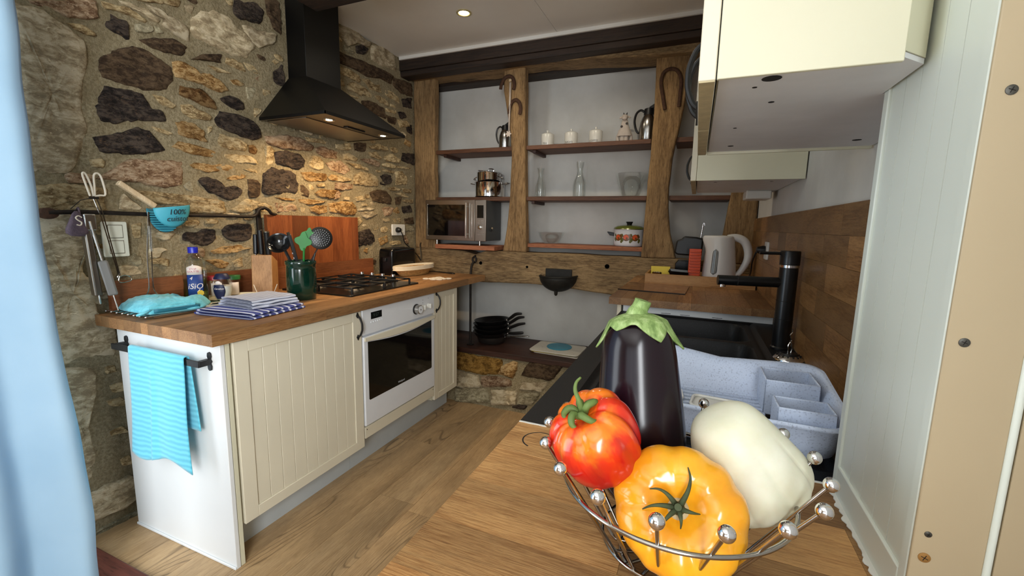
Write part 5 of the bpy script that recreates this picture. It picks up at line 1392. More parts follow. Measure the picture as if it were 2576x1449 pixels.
def petal_patch(ang, zz, ru, rv, mat, nm, rot=0, lift=.0006):
    pts = []
    b = MB(); n = 12; vs = [None] * (n + 1)
    def onp(u, v): a = -PI / 2 + ang + u / R; return ((R + lift) * math.cos(a), (R + lift) * math.sin(a), zz + v)
    vs[0] = onp(0, 0)
    for i in range(n):
        q = 2 * PI * i / n; uu, vv = ru * math.cos(q), rv * math.sin(q)
        vs[i + 1] = onp(uu * math.cos(rot) - vv * math.sin(rot), uu * math.sin(rot) + vv * math.cos(rot))
    b.add(vs, [(0, i + 1, (i + 1) % n + 1) for i in range(n)]); return b.build(nm, mat, e, smooth=80)
for fc in (-.62, -.02, .58):
    petal_patch(fc, .062, .026, .024, 'flower_brown', 'flower_petal')
    petal_patch(fc - .03, .066, .019, .017, 'flower_orange', 'flower_petal', lift=.0010)
    petal_patch(fc + .03, .058, .006, .008, 'flower_brown', 'flower_centre', lift=.0014)
    petal_patch(fc + .22, .072, .010, .016, 'flower_brown', 'flower_petal', .6, .0008)
    for du, dz, rr in ((-.30, .078, .3), (-.34, .054, -.3), (-.26, .046, .2), (.30, .046, .8), (.27, .036, -.3)):
        petal_patch(fc + du, dz, .009, .012, 'leaf_olive', 'leaf', rr)

# iron things on the timber frame
def u_bar(label, name, pts, r, mat, group=None, flat=1.0):
    b = MB().tube(smooth_path(pts, 6), r, 8)
    b.v = [(x, 3.044 + (y - 3.044) * flat, z) for x, y, z in b.v]
    return tag(b.build(name, mat, smooth=70), label, 'horseshoe', group)
y = 3.038
u_bar('rusty horseshoe nailed at the top edge of the narrow oak post', 'horseshoe', [(-1.392, y, 2.262), (-1.384, y, 2.30), (-1.360, y, 2.335), (-1.325, y, 2.345), (-1.295, y, 2.325), (-1.284, y, 2.285), (-1.290, y, 2.25)], .013, 'rust_iron', flat=.6)
u_bar('dark horseshoe nailed lower on the narrow oak post', 'horseshoe', [(-1.322, y, 2.085), (-1.316, y, 2.13), (-1.300, y, 2.165), (-1.272, y, 2.178), (-1.245, y, 2.160), (-1.232, y, 2.12), (-1.238, y, 2.075)], .013, 'rust_iron', flat=.6)
u_bar('long narrow rusty horseshoe on the broad curving post', 'horseshoe', [(-.243, y, 2.03), (-.262, y, 2.12), (-.276, y, 2.20), (-.262, y, 2.255), (-.222, y, 2.272), (-.182, y, 2.255), (-.158, y, 2.20), (-.158, y, 2.12), (-.160, y, 2.04)], .011, 'rust_iron', flat=.7)
t = thing('ribbon_ornament', 'thin hanging wooden ribbon with a small flower on the narrow post', 'ornament', (-1.311, 3.032, 2.30))
MB().sphere(.011, Tm(0, -.006, .012), 14, 8, 1, .6, 1).build('peg', 'handle_wood', t)
MB().add([(-.008, 0, 0), (.006, 0, 0), (-.002, .004, -.34), (-.013, .004, -.34)], [(0, 1, 2, 3)]).build('ribbon', 'clay', t, solid=.002)
pts = [(.019 * (1 + .25 * math.cos(6 * q)) * math.cos(q), .019 * (1 + .25 * math.cos(6 * q)) * math.sin(q)) for q in [2 * PI * i / 36 for i in range(36)]]
MB().prism(pts, -.004, .004, Tm(-.006, -.006, -.358, PI / 2, 0, 0)).build('flower', 'clay', t, bevel=.001)

t = thing('tether_ring', 'iron eye bolt with a long rod running from the sill beam to the ledge', 'iron rod', (0, 0, 0))
MB().tube([(-1.592 + .016 * math.cos(a), 3.030, 1.010 + .022 * math.sin(a)) for a in [2 * PI * i / 20 for i in range(20)]], .007, 8, closed=True).build('ring', 'iron', t)
MB().tube([(-1.592, 3.03, 1.035), (-1.592, 3.06, 1.04)], .007, 8).build('bolt', 'iron', t)
MB().tube(smooth_path([(-1.592, 3.025, .995), (-1.600, 3.000, .96), (-1.600, 2.985, .85), (-1.592, 2.970, .60), (-1.585, 2.955, .345)], 5), .009, 10).build('rod', 'iron', t)
MB().box(-1.605, -1.560, 2.935, 2.975, .3425, .350).build('foot', 'iron', t, bevel=.002)

t = thing('iron_basin', 'small cast iron drinking basin fixed to the sill beam', 'basin', (-.905, 3.045, .915))
def basin(u, v):
    a = PI * (1 + u); r = math.sin(v * PI / 2)
    return (.135 * math.cos(a) * r, .135 * math.sin(a) * r * 1.0, -.105 * math.cos(v * PI / 2) + .010 * u * v)
MB().grid(basin, 28, 12).build('bowl', 'dark_iron_basin', t, smooth=80, solid=.008)
MB().box(-.10, .10, -.008, .002, -.05, .060).build('back_plate', 'dark_iron_basin', t, bevel=.004)
MB().tube([(.138 * math.cos(PI * (1 + i / 24)), .138 * math.sin(PI * (1 + i / 24)), .004 + .010 * i / 24) for i in range(25)], .007, 8).build('rim', 'dark_iron_basin', t)
MB().lathe([(.014, -.09), (.012, -.122), (.006, -.130), (.0001, -.132)], 14, Tm(0, -.055, 0)).build('drain_boss', 'dark_iron_basin', t)
for xx, zz, rr, lab in ((-1.545, .985, .013, 'dark peg hole in the sill beam beside the iron eye bolt'), (-.558, 1.012, .016, 'largest dark peg hole in the sill beam between basin and kettle'), (-1.155, .975, .009, 'tiny dark peg hole in the sill beam near the iron basin')):
    tag(MB().lathe([(rr, 0), (rr, -.004), (rr * .8, .02), (.0001, .021)], 16, Tm(xx, 3.050, zz, -PI / 2, 0, 0)).build('peg_hole', 'dark_recess'), lab, 'hole', 'peg holes in the sill beam')

# pans and boards on the ledge
rng = random.Random(2)
PZ = .3425
def pan(label, z, rx, ry, r, h, mat, hpts, hmat, steelend, loop=False):
    p = thing('frying_pan', label, 'pan', (-1.470, 3.110, z), (rx, ry, 0), 'pans stacked on the ledge')
    MB().lathe([(.0001, .001), (r * .78, .001), (r * .84, .005), (r, h), (r * 1.01, h), (r * .98, h - .001), (r * .81, .006), (.0001, .005)], 40).build('dish', mat, p, smooth=50)
    if loop:
        MB().tube(smooth_path([(r * .95, -.010, h - .006), (r + .10, -.010, h + .012), (r + .185, -.010, h + .020), (r + .195, 0, h + .022), (r + .185, .010, h + .020), (r + .10, .010, h + .012), (r * .95, .010, h - .006)], 4), .004, 8).build('handle', hmat, p)
    else:
        MB().tube(smooth_path(hpts, 5), [.008 + .005 * math.sin(PI * i / ((len(hpts) - 1) * 5)) for i in range((len(hpts) - 1) * 5 + 1)], 8).build('handle', hmat, p)
        MB().sphere(.011, Tm(hpts[0][0] - .004, 0, hpts[0][2]), 12, 8).build('ferrule', 'steel', p)
pan('steel saucepan with a wire loop handle at the bottom of the pan stack', PZ, 0, 0, .125, .060, 'pan_steel', None, 'steel', False, True)
pan('black pan with a steel tipped handle second from the bottom', PZ + .051, .0, -.03, .150, .040, 'pan_black', [(.145, 0, .030), (.19, 0, .034), (.25, 0, .042), (.275, 0, .046)], 'pan_black', True)
pan('black pan with an upswept slim handle in the middle of the stack', PZ + .083, 0, -.05, .150, .042, 'pan_black', [(.150, 0, .036), (.19, 0, .055), (.24, 0, .075), (.292, 0, .085)], 'pan_black', True)
pan('black pan with a thick upswept handle under the topmost pan', PZ + .117, 0, -.06, .148, .044, 'pan_black', [(.150, 0, .038), (.185, 0, .060), (.235, 0, .090), (.285, 0, .098)], 'pan_black', True)
pan('topmost pan of the stack with the highest black handle', PZ + .146, 0, -.08, .140, .042, 'pan_black', [(.138, 0, .036), (.175, 0, .060), (.215, 0, .085), (.265, 0, .090)], 'pan_black', True)

for k, (lab, w, d, th, z, mt_, rz, dx) in enumerate((('thin white plastic cutting board at the bottom of the pile', .36, .27, .007, PZ, 'cutting_white', -.05, .02), ('yellow edged cutting board between the white boards', .37, .25, .007, PZ + .0072, 'yellow_paper', .02, -.005), ('pale patterned cutting board on top of the pile', .38, .28, .008, PZ + .0144, 'damask', -.02, .0))):
    tag(MB().prism(rrect(w, d, .03), 0, th).build('cutting_board', mt_, loc=(-.905 + dx, 3.105, z), rot=(0, 0, rz), bevel=.002), lab, 'cutting board', 'cutting boards piled on the ledge')
tag(MB().lathe([(.0001, .0005), (.094, .0005), (.096, .003), (.094, .006), (.0001, .006)], 44).build('round_trivet', 'blue_board', loc=(-.905, 3.13, PZ + .0226), smooth=50), 'round blue trivet lying on the patterned cutting board', 'trivet')
# ================================================================ right side
wt = thing('worktop', 'worn butcher block worktop in the foreground under the wire fruit basket', 'worktop')
rng = random.Random(21); y = -.36
ys = []
while y < .762:
    w = rng.uniform(.085, .10); y1 = min(y + w, .762)
    if .762 - y1 < .04: y1 = .762
    x = -.297
    off = True
    while x < .330:
        L = rng.uniform(.12, .42) if off else rng.uniform(.25, .45); off = False
        x1 = min(x + L, .334)
        if .334 - x1 < .08: x1 = .334
        plank('stave', 'worktop_x', x + .0002, x1 - .0002, y + .0002, y1 - .0002, .862, .900 + rng.uniform(-.0003, .0003), wt)
        x = x1
    y = y1
b = MB(); pts = [(-.297 + .01 * i, .7605 + .002 * mnoise.noise(Vector((i * .9, 0, 0)))) for i in range(64)]
b.prism(pts + [(.333, .7655), (-.297, .7655)], .899, .9008); b.build('joint_filler', 'putty', wt, smooth=0)
# ring stain of a pot
b = MB().tube(circ(.030, 40, .9001, 1.2, 4.4, -.235, .705), .0016, 5); b.v = [(x, y, .9001 + (z - .9001) * .15) for x, y, z in b.v]
b.build('ring_stain', 'dark_recess', wt)

base = thing('base_cabinet', 'cream base cabinet carrying the black sink and foreground worktop', 'cabinet')
MB().box(-.262, .334, -.34, .8, .10, .860).box(-.262, .334, .8, 2.03, .10, .70).build('body', 'cream_side', base, smooth=0)
for y0, y1 in ((-.33, .26), (.265, .86), (.865, 1.46), (1.465, 2.03)): panel_door(base, y0, y1, .105, .690 if y0 > .3 else .855, -.284, 6, sign=-1)
MB().box(-.20, -.185, -.34, 2.03, 0, .10).build('plinth', 'plinth', base, smooth=0)

# ---- black composite sink unit
def sstep(a, b, x):
    t = max(0, min(1, (x - a) / (b - a))); return t * t * (3 - 2 * t)
def basin_d(x, y, x0, x1, y0, y1, r, wall):
    dx = max(x0 + r - x, x - (x1 - r), 0); dy = max(y0 + r - y, y - (y1 - r), 0)
    d = math.hypot(dx, dy) - r
    return sstep(0, -wall, d) if d < 0 else 0
def sink_z(x, y):
    z = 0
    # recessed insert field with a raised rim line
    e = min(x + .222, .238 - x, y - .80, 2.012 - y)
    z -= .006 * sstep(-.002, .010, e)
    z += .004 * math.exp(-((e + .004) / .005) ** 2)
    z += .003 * math.exp(-((e - .020) / .003) ** 2)
    z -= .165 * basin_d(x, y, -.190, .200, 1.690, 1.990, .045, .022)
    z -= .165 * basin_d(x, y, -.190, .200, 1.330, 1.655, .045, .022)
    if y < 1.29 and -.20 < x < .21 and y > .84: z -= .003 * (0.5 + .5 * math.cos((x + .2) * 2 * PI / .045)) * sstep(.84, .88, y) * sstep(1.29, 1.26, y)
    return .900 + z
xs = [-.297 + .616 * i / 96 for i in range(97)]; ysn = [.7660 + 1.274 * j / 190 for j in range(191)]
sk_ = thing('sink', 'black speckled composite double bowl sink with drainer', 'sink')
b = MB().grid(lambda u, v: (xs[int(round(u * 96))], ysn[int(round(v * 190))], sink_z(xs[int(round(u * 96))], ysn[int(round(v * 190))])), 97, 191)
b.build('basin', 'sink_black', sk_, smooth=50)
MB().box(-.297, -.285, .766, 2.04, .862, .8995).box(-.297, .334, .766, .775, .862, .8995).build('front_edge', 'sink_black', sk_, smooth=0)
for yc in (1.84, 1.49): MB().lathe([(.040, .7375), (.038, .7395), (.0001, .7385)], 24, Tm(0, yc, 0)).build('drain', 'steel', sk_)

f = thing('kitchen_tap', 'tall black mixer tap with a straight spout beside the sink', 'tap', (.282, 1.625, .9005))
MB().lathe([(.030, 0), (.030, .006), (.0265, .010), (.0265, .268)], 32).build('column', 'faucet_black', f, smooth=40)
MB().lathe([(.0275, .268), (.0275, .276)], 32).build('chrome_band', 'chrome', f)
hd2 = MB().lathe([(.0285, .276), (.0285, .318), (.027, .321), (.0001, .321)], 32).build('control_head', 'faucet_black', f, smooth=40)
MB().tube([(-.02, 0, .312), (-.088, -.012, .312)], .0052, 10).build('lever', 'faucet_black', hd2)
sp_ = MB().tube([(-.018, .0, .218), (-.205, -.030, .218)], .0165, 20).build('spout', 'faucet_black', f, smooth=40)
MB().tube([(-.145, -.020, .218), (-.148, -.0205, .218)], .0172, 20).build('joint', 'dark_recess', sp_)
MB().lathe([(.0105, 0), (.0105, -.010), (.008, -.011)], 16, Tm(-.190, -.0275, .206)).build('aerator', 'chrome', sp_)
for zz in (.100, .160): MB().tube(circ(.0267, 32, zz), .0006, 4, closed=True).build('seam', 'dark_recess', f)

s = thing('sink_strainer', 'chrome sink plug strainer standing beside the black tap', 'strainer', (.283, 1.490, .9005))
MB().lathe([(.042, 0), (.041, .006), (.030, .015), (.022, .017)], 32).build('dome', 'chrome', s, smooth=50)
MB().lathe([(.026, .0155), (.022, .022), (.0001, .023)], 28).build('rubber', 'black_plastic', s)
for i in range(14):
    a = 2 * PI * i / 14; MB().box(.024, .033, -.0016, .0016, .0125, .0165, Tm(0, 0, 0, 0, 0, a)).build('slot', 'dark_recess', s)
MB().tube(smooth_path([(-.003, 0, .022), (-.004, 0, .045), (.003, .002, .060), (-.002, 0, .075), (.003, 0, .085), (.002, 0, .095)], 4), .0018, 6).tube(smooth_path([(.004, 0, .022), (.006, 0, .035), (.004, 0, .050), (-.001, 0, .060)], 4), .0018, 6).build('wire_grip', 'wire_steel', s)

# ---- grey speckled dish rack
dk = thing('dish_rack', 'grey speckled plastic dish rack with cutlery cups on the drainer', 'dish rack', (0, 0, .9005))
rx0, rx1, ry0, ry1 = -.120, .262, .800, 1.068
def loop_pt(u, inset):
    w = rx1 - rx0 - 2 * inset; h = ry1 - ry0 - 2 * inset; r = .045
    P = rrect(w, h, r, 8); k = u * len(P); i = int(k) % len(P); fr_ = k - int(k); a = P[i]; c = P[(i + 1) % len(P)]
    return ((rx0 + rx1) / 2 + a[0] + (c[0] - a[0]) * fr_, (ry0 + ry1) / 2 + a[1] + (c[1] - a[1]) * fr_)
def rim_z(x, y):
    t = (y - ry0) / (ry1 - ry0)
    z = .078 + .020 * t
    z += (.022 * sstep(.06, -.08, x)) * t + .010 * sstep(.15, .26, x) * t - .006 * sstep(.0, .1, x) * (1 - t)
    return z
def rack_fn(u, v):
    # v 0 outer foot -> rim -> inner floor
    steps = [(.026, .004, 0), (.018, .012, 0), (.004, None, -.010), (.0, None, -.004), (.002, None, 0), (.008, None, -.002), (.014, None, -.012), (.030, .034, 0), (.040, .028, 0)]
    k = v * (len(steps) - 1); i = min(int(k), len(steps) - 2); fr_ = k - i
    def one(s):
        x, y = loop_pt(u % 1.0, s[0]); z = (rim_z(*loop_pt(u % 1.0, 0)) + s[2]) if s[1] is None else s[1]
        return Vector((x, y, z))
    return tuple(one(steps[i]).lerp(one(steps[i + 1]), fr_))
MB().grid(rack_fn, 72, 17, cu=True).build('tub', 'rack_grey', dk, smooth=70, solid=.0015)
for i in range(9):
    yy = ry0 + .052 + i * .0205
    MB().box(rx0 + .036, .150, yy, yy + .010, .024, .030).build('floor_bar', 'rack_grey', dk, bevel=.001)
def cup(x0, x1, y0, y1, z1):
    b = MB(); th = .004
    b.box(x0, x0 + th, y0, y1, .026, z1).box(x1 - th, x1, y0, y1, .026, z1).box(x0, x1, y0, y0 + th, .026, z1).box(x0, x1, y1 - th, y1, .026, z1)
    return b.build('cutlery_cup', 'rack_grey', dk, bevel=.003)
cup(.146, .238, .945, 1.035, .097); cup(.150, .236, .826, .886, .088)
for i in range(7): MB().tube(smooth_path([(.178 + i * .008, .940, .055), (.182 + i * .008, .918, .068), (.184 + i * .008, .895, .060)], 3), .0022, 6).build('comb_rib', 'rack_grey', dk)
for lab, lx, ly, rz in (('flat white plastic lid lying in the dish rack', -.045, .955, .1), ('small white plastic box lying in the dish rack', .058, .930, -.1)):
    q = thing('plastic_lid', lab, 'lid', (lx, ly, .9005 + .0308), (0, 0, rz), 'white plastic lids in the dish rack')
    MB().prism(rrect(.085, .065, .012), 0, .003).build('plate', 'white_plastic', q, bevel=.001)
    MB().tube([(x, y, .006) for x, y in rrect(.083, .063, .012)], .003, 6, closed=True).build('rim', 'white_plastic', q)

# ---- raised butcher block with white cabinet below
wt = thing('worktop', 'raised butcher block worktop with the kettle in the far corner', 'worktop')
rng = random.Random(13); x = -.352
while x < .318:
    w = rng.uniform(.045, .075); x1 = min(x + w, .319)
    if .319 - x1 < .025: x1 = .319
    y = 2.012
    while y < 3.045:
        L = rng.uniform(.25, .5); y1 = min(y + L, 3.045)
        if 3.045 - y1 < .1: y1 = 3.045
        plank('stave', 'worktop_y', x + .0002, x1 - .0002, y + .0002, y1 - .0002, .932, .964 + rng.uniform(-.0003, .0003), wt); y = y1
    x = x1
cb = thing('base_cabinet', 'white cabinet under the raised butcher block behind the sink', 'cabinet')
MB().box(-.290, .319, 2.046, 3.04, .0, .9315).build('body', 'white_panel', cb, smooth=0)
MB().box(-.318, -.300, 2.050, 2.60, .0, .9315).build('side_strip', 'cream', cb, smooth=0)
for i, (xx, zz) in enumerate(((-.10, .9035), (-.02, .9030), (.11, .9032))): MB().box(xx - .02, xx + .02, 2.0445, 2.046, zz, zz + .0018).build('chip', 'dark_recess', cb, smooth=0)

gb = tag(MB().prism(rrect(.325, .325, .012), 0, .005).build('glass_cutting_board', 'autumn_print', loc=(-.184, 2.430, .9645), rot=(0, 0, -.05), bevel=.001), 'glass cutting board with an autumn leaf picture before the wooden tray', 'cutting board')

MB().box(-.163, .163, -.1640, -.1622, -.0002, .0052).build('dark_edge', 'display_black', gb, smooth=0)

tr2 = thing('wooden_tray', 'open wooden box tray holding the kettle and breakfast things', 'tray', (0, 0, .9648))
TX0, TX1, TY0, TY1, TH = -.258, .312, 2.622, 2.905, .058
MB().box(TX0, TX1, TY0, TY1, 0, .008).build('bottom', 'tray_wood', tr2, smooth=0)
for q in ((TX0, TX1, TY0, TY0 + .012), (TX0, TX1, TY1 - .012, TY1), (TX0, TX0 + .012, TY0 + .012, TY1 - .012), (TX1 - .012, TX1, TY0 + .012, TY1 - .012)):
    MB().box(*q, .008, TH).build('side', 'tray_wood', tr2, bevel=.001)
TZ = .9648 + .0084
k = thing('electric_kettle', 'white plastic jug kettle with a grey water window in the wooden tray', 'kettle', (.135, 2.765, TZ), (0, 0, .0))
def kf(u, v):
    a = 2 * PI * u
    prof = [(.0001, .002), (.080, .002), (.088, .012), (.090, .035), (.086, .10), (.078, .18), (.070, .245), (.066, .268), (.060, .274), (.0001, .278)]
    kk = v * (len(prof) - 1); i = min(int(kk), len(prof) - 2); f_ = kk - i
    r = prof[i][0] * (1 - f_) + prof[i + 1][0] * f_; z = prof[i][1] * (1 - f_) + prof[i + 1][1] * f_
    x, y = r * math.cos(a), r * .86 * math.sin(a)
    # pouring lip to the left near the top
    if z > .18 and math.cos(a) < 0: x -= .030 * sstep(.18, .262, z) * (max(0, -math.cos(a)) ** 5) * (1 if r > .03 else 0)
    return (x, y, z)
MB().grid(kf, 56, 28, cu=True).build('body', 'kettle_white', k, smooth=60)
MB().tube(smooth_path([(.030, 0, .262), (.075, 0, .266), (.118, 0, .245), (.140, 0, .195), (.140, 0, .145), (.122, 0, .095), (.098, 0, .060), (.070, 0, .045)], 6), [.019 + .004 * math.sin(i * .12) for i in range(43)], 14).build('handle', 'kettle_white', k, smooth=70)
A0 = -PI / 2 - .35
def kwin(u, v):
    z = .055 + .145 * v; r = .0905 - .018 * max(0, (z - .035) / .21) + .0012
    ww = .20 * min(1, math.sqrt(max(0, 1 - ((v - .5) / .5) ** 8)))
    a = A0 + (u - .5) * 2 * ww
    return (r * math.cos(a), r * .86 * math.sin(a), z)
MB().grid(kwin, 8, 14).build('water_window', 'kettle_window', k, solid=.001)
text_part('lettering', 'Tristar', .015, 'grey_text', k, Tm(0, 0, .036), warp=lambda q: (.0912 * math.cos(A0 + .18 + q.x / .09), .0912 * .87 * math.sin(A0 + .18 + q.x / .09) - q.z, q.y))
bs = MB().lathe([(.0001, .0), (.092, .0), (.092, .002)], 40).build('power_base', 'white_plastic', k)

o_ = thing('ribbed_organiser', 'narrow orange ribbed plastic rack standing beside the kettle', 'rack', (.002, 2.705, TZ), (0, 0, .05))
MB().box(-.030, .034, 0, .045, 0, .196).build('body', 'orange_plastic', o_, bevel=.002)
for i in range(11): MB().box(-.026, .032, -.006, .002, .008 + i * .0168, .018 + i * .0168).build('rib', 'orange_plastic', o_, bevel=.003)
d_ = thing('black_dish', 'black slant sided dish inside the wooden tray', 'dish', (-.062, 2.735, TZ))
MB().add([(-.03, -.05, 0), (.03, -.05, 0), (.03, .06, 0), (-.03, .06, 0), (-.072, -.065, .066), (.036, -.065, .062), (.036, .075, .062), (-.072, .075, .066)], [(0, 3, 2, 1), (0, 1, 5, 4), (1, 2, 6, 5), (2, 3, 7, 6), (3, 0, 4, 7)]).build('dish', 'black_gloss', d_, solid=.004, smooth=0)
p_ = thing('sachet_packet', 'yellow paper packet propped in the wooden tray', 'packet', (-.185, 2.790, TZ + .001), (0, 0, .1))
MB().add([(-.055, 0, .015), (.050, 0, .015), (.055, .016, .078), (-.055, .016, .078)], [(0, 1, 2, 3)]).box(-.05, .05, .012, .03, 0, .022).build('packet', 'yellow_paper', p_, solid=.004, smooth=0)
MB().box(-.02, .02, -.002, .002, .040, .062, Tm(0, .004, 0, -.25)).build('label', 'label_white', p_)
e_ = thing('egg_cup', 'small shiny steel cup in the wooden tray beside the packet', 'cup', (-.200, 2.725, TZ + .0005))
MB().lathe([(.0001, .001), (.018, .001), (.024, .012), (.028, .050), (.026, .050), (.0001, .010)], 24).build('cup', 'chrome', e_, smooth=50)
c_ = thing('coffee_machine', 'black capsule coffee machine behind the orange rack', 'coffee machine', (-.035, 2.985, .9648))
MB().prism([(-.075, 0), (.065, 0), (.075, .02), (.075, .10), (.068, .12), (-.060, .12), (-.075, .10)], -.052, .052, Tm(0, 0, 0, 0, 0, 0) @ Matrix(((1, 0, 0, 0), (0, 0, 1, 0), (0, 1, 0, 0), (0, 0, 0, 1)))).build('base', 'black_gloss', c_, bevel=.004)
MB().prism([(-.085, .17), (-.070, .155), (.075, .150), (.080, .26), (.040, .268), (-.035, .272), (-.045, .255), (-.075, .245)], -.055, .052, Matrix(((1, 0, 0, 0), (0, 0, 1, 0), (0, 1, 0, 0), (0, 0, 0, 1)))).build('head', 'black_plastic', c_, bevel=.012, seg=3)
MB().box(.02, .07, .01, .05, .11, .16).build('column', 'black_plastic', c_)
MB().tube(smooth_path([(.062, 0, .262), (.066, 0, .30), (.070, 0, .345), (.076, 0, .358), (.080, 0, .340)], 5), .0045, 10).build('lever', 'chrome', c_)

# ---- right backsplash of block-glued wood
t = thing('backsplash_board', 'block glued wooden splashback behind the sink and tap', 'backsplash')
rng = random.Random(31); z = .9045
while z < 1.351:
    z1 = min(z + .0745, 1.352); y = .90 + rng.uniform(-.2, 0)
    while y < 3.04:
        L = rng.uniform(.16, .42); a, c = max(y, .78), min(y + L, 3.04)
        if c - a > .02: plank('block', 'splash_right', .320, .337, a + .0003, c - .0003, z + .0003, z1 - .0003, t)
        y += L
    z = z1
s = thing('wall_socket', 'white wall socket on the wooden splashback beside the tap', 'socket')
MB().prism(rrect(.084, .084, .006), 0, .010, Matrix(((0, 0, -1, .320), (1, 0, 0, 2.39), (0, 1, 0, 1.188), (0, 0, 0, 1)))).build('plate', 'white_plastic', s, bevel=.002)
p = thing('power_plug', 'black plug with its cable in the splashback socket', 'plug')
MB().lathe([(.020, 0), (.021, .012), (.015, .034), (.008, .038)], 18, Tm(.310, 2.40, 1.190, 0, -PI / 2, 0)).build('plug', 'black_plastic', p)
MB().tube(smooth_path([(.275, 2.41, 1.180), (.265, 2.44, 1.13), (.270, 2.52, 1.06), (.262, 2.60, 1.035), (.24, 2.68, 1.02)], 6), .004, 8).build('cable', 'black_plastic', p)

# ---- wall cabinets
def wall_cab(name, label, poly, z0, z1, doors, xf, handles, holes, side):
    c = thing(name, label, 'cabinet')
    MB().prism(poly, z0 + .012, z1).build('body', 'cream_side', c, smooth=0)
    cx_ = sum(p[0] for p in poly) / len(poly); cy_ = sum(p[1] for p in poly) / len(poly)
    up = MB().prism([(p[0] + (cx_ - p[0]) * .01, p[1] + (cy_ - p[1]) * .01) for p in poly], z0 + .006, z0 + .0115).build('underside', 'carcass_grey', c, smooth=0)
    for hx, hy, r in holes: MB().lathe([(r, z0 + .0055), (r, z0 + .0065)], 16, Tm(hx, hy, 0)).build('hole', 'dark_recess', up)
    for q in side: MB().box(*q).build('side_panel', 'cream_side', c, bevel=.001)
    for (y0, y1), hy in zip(doors, handles):
        d = panel_door(c, y0, y1, z0 + .0015, z1 - .01, xf, 3, fw=.05, sign=-1)
        MB().box(xf + .001, xf + .019, y0 + .001, y1 - .001, z0 - .0002, z0 + .0016).build('raw_edge', 'raw_edge', d, smooth=0)
        if hy: bow_handle(d, 'handle', Tm(xf, hy, z0 + .085, 0, 0, PI), h=.105, out=.022)
    return c
wall_cab('wall_cabinet', 'cream wall cabinet nearest the tall white panel with two bow handles',
         [(.010, .607), (.187, .607), (.2165, .64), (.2165, .7585), (.334, .7585), (.334, 1.193), (.010, 1.193)], 1.464, 2.30,
         [(.610, .899), (.901, 1.192)], -.012, (.868, .932), [(.071, .641, .011), (.056, .673, .003), (.086, .755, .004), (.056, 1.115, .006), (.285, 1.11, .008), (.051, .923, .003)],
         [(.009, .187, .603, .609, 1.464, 2.30), (.009, .334, 1.190, 1.196, 1.464, 2.30)])
wall_cab('wall_cabinet', 'cream wall cabinet farther along above the splashback socket',
         [(-.014, 1.818), (.334, 1.818), (.334, 2.51), (-.014, 2.51)], 1.464, 2.30,
         [(1.820, 2.163), (2.166, 2.508)], -.036, (2.12, None), [(.055, 1.95, .006), (.25, 1.95, .006)],
         [(-.015, .334, 1.813, 1.819, 1.464, 2.30)])
t = thing('light_transformer', 'small white transformer box under the far wall cabinet', 'transformer', (.255, 2.44, 1.4695))
MB().box(-.052, .055, -.078, .078, -.040, 0).build('case', 'white_plastic', t, bevel=.006)

# ---- tall panelled end of the neighbouring unit
t = thing('tall_cabinet', 'tall white beadboard cabinet end standing on the foreground worktop', 'cabinet', (0, 0, .9008))
X = .218; H_ = 1.60
MB().box(X, .270, .741, .757, 0, H_).build('stile', 'tall_white', t, bevel=.0015)
MB().box(X, .270, .516, .531, 0, H_).build('stile', 'tall_white', t, bevel=.0015)
MB().box(X, .270, .531, .741, 0, .042).build('rail', 'tall_white', t, bevel=.0015)
MB().box(X + .008, .267, .531, .741, .043, H_ - .001).build('groove_shade', 'groove_dark', t, smooth=0)  # sheet coloured dark to stand in for shade between the boards
for i in range(5):
    a = .531 + .042 * i
    MB().box(X + .0035, X + .0078, a + .0008, a + .0412, .042, H_).build('board', 'tall_white', t, smooth=0)
ef = MB().box(X + .0005, .272, .5125, .516, 0, H_).build('end_face', 'tall_beige', t, bevel=.001)
for sx, sz, r, mt_ in ((.233, .505, .0042, 'screw_dark'), (.231, .288, .0042, 'screw_dark'), (.229, .096, .0030, 'screw_dark'), (.229, .071, .0050, 'screw_brass')):
    q = MB().lathe([(r, 0), (r, .0006), (r * .7, .001), (.0001, .001)], 16, Tm(sx, .5125, sz, PI / 2, 0, 0)).build('screw', mt_, ef)
    MB().box(-r * .6, r * .6, -.0003, .0003, .0009, .0012, Tm(sx, .5125, sz, PI / 2, .4, 0)).box(-.0003, .0003, -r * .6, r * .6, .0009, .0012, Tm(sx, .5125, sz, PI / 2, .4, 0)).build('cross', 'dark_recess', q)
MB().tube([(.2745, .5125, 0), (.2745, .5125, H_)], .003, 10).build('edge_bead', 'tall_white', t)
MB().box(.278, .337, .510, .757, 0, H_).build('carcass', 'tall_beige', t, smooth=0)
b = MB(); n = 70
pts = [(.2175 - .003 - .010 * abs(mnoise.noise(Vector((i * .23, 3, 0)))) - .0035 * abs(mnoise.noise(Vector((i * .9, 7, 0)))), .50 + .262 * i / n) for i in range(n + 1)]
b.prism(pts + [(.2185, .762), (.2185, .50)], -.0003, .0012); b.build('silicone_bead', 'putty', t, smooth=0)
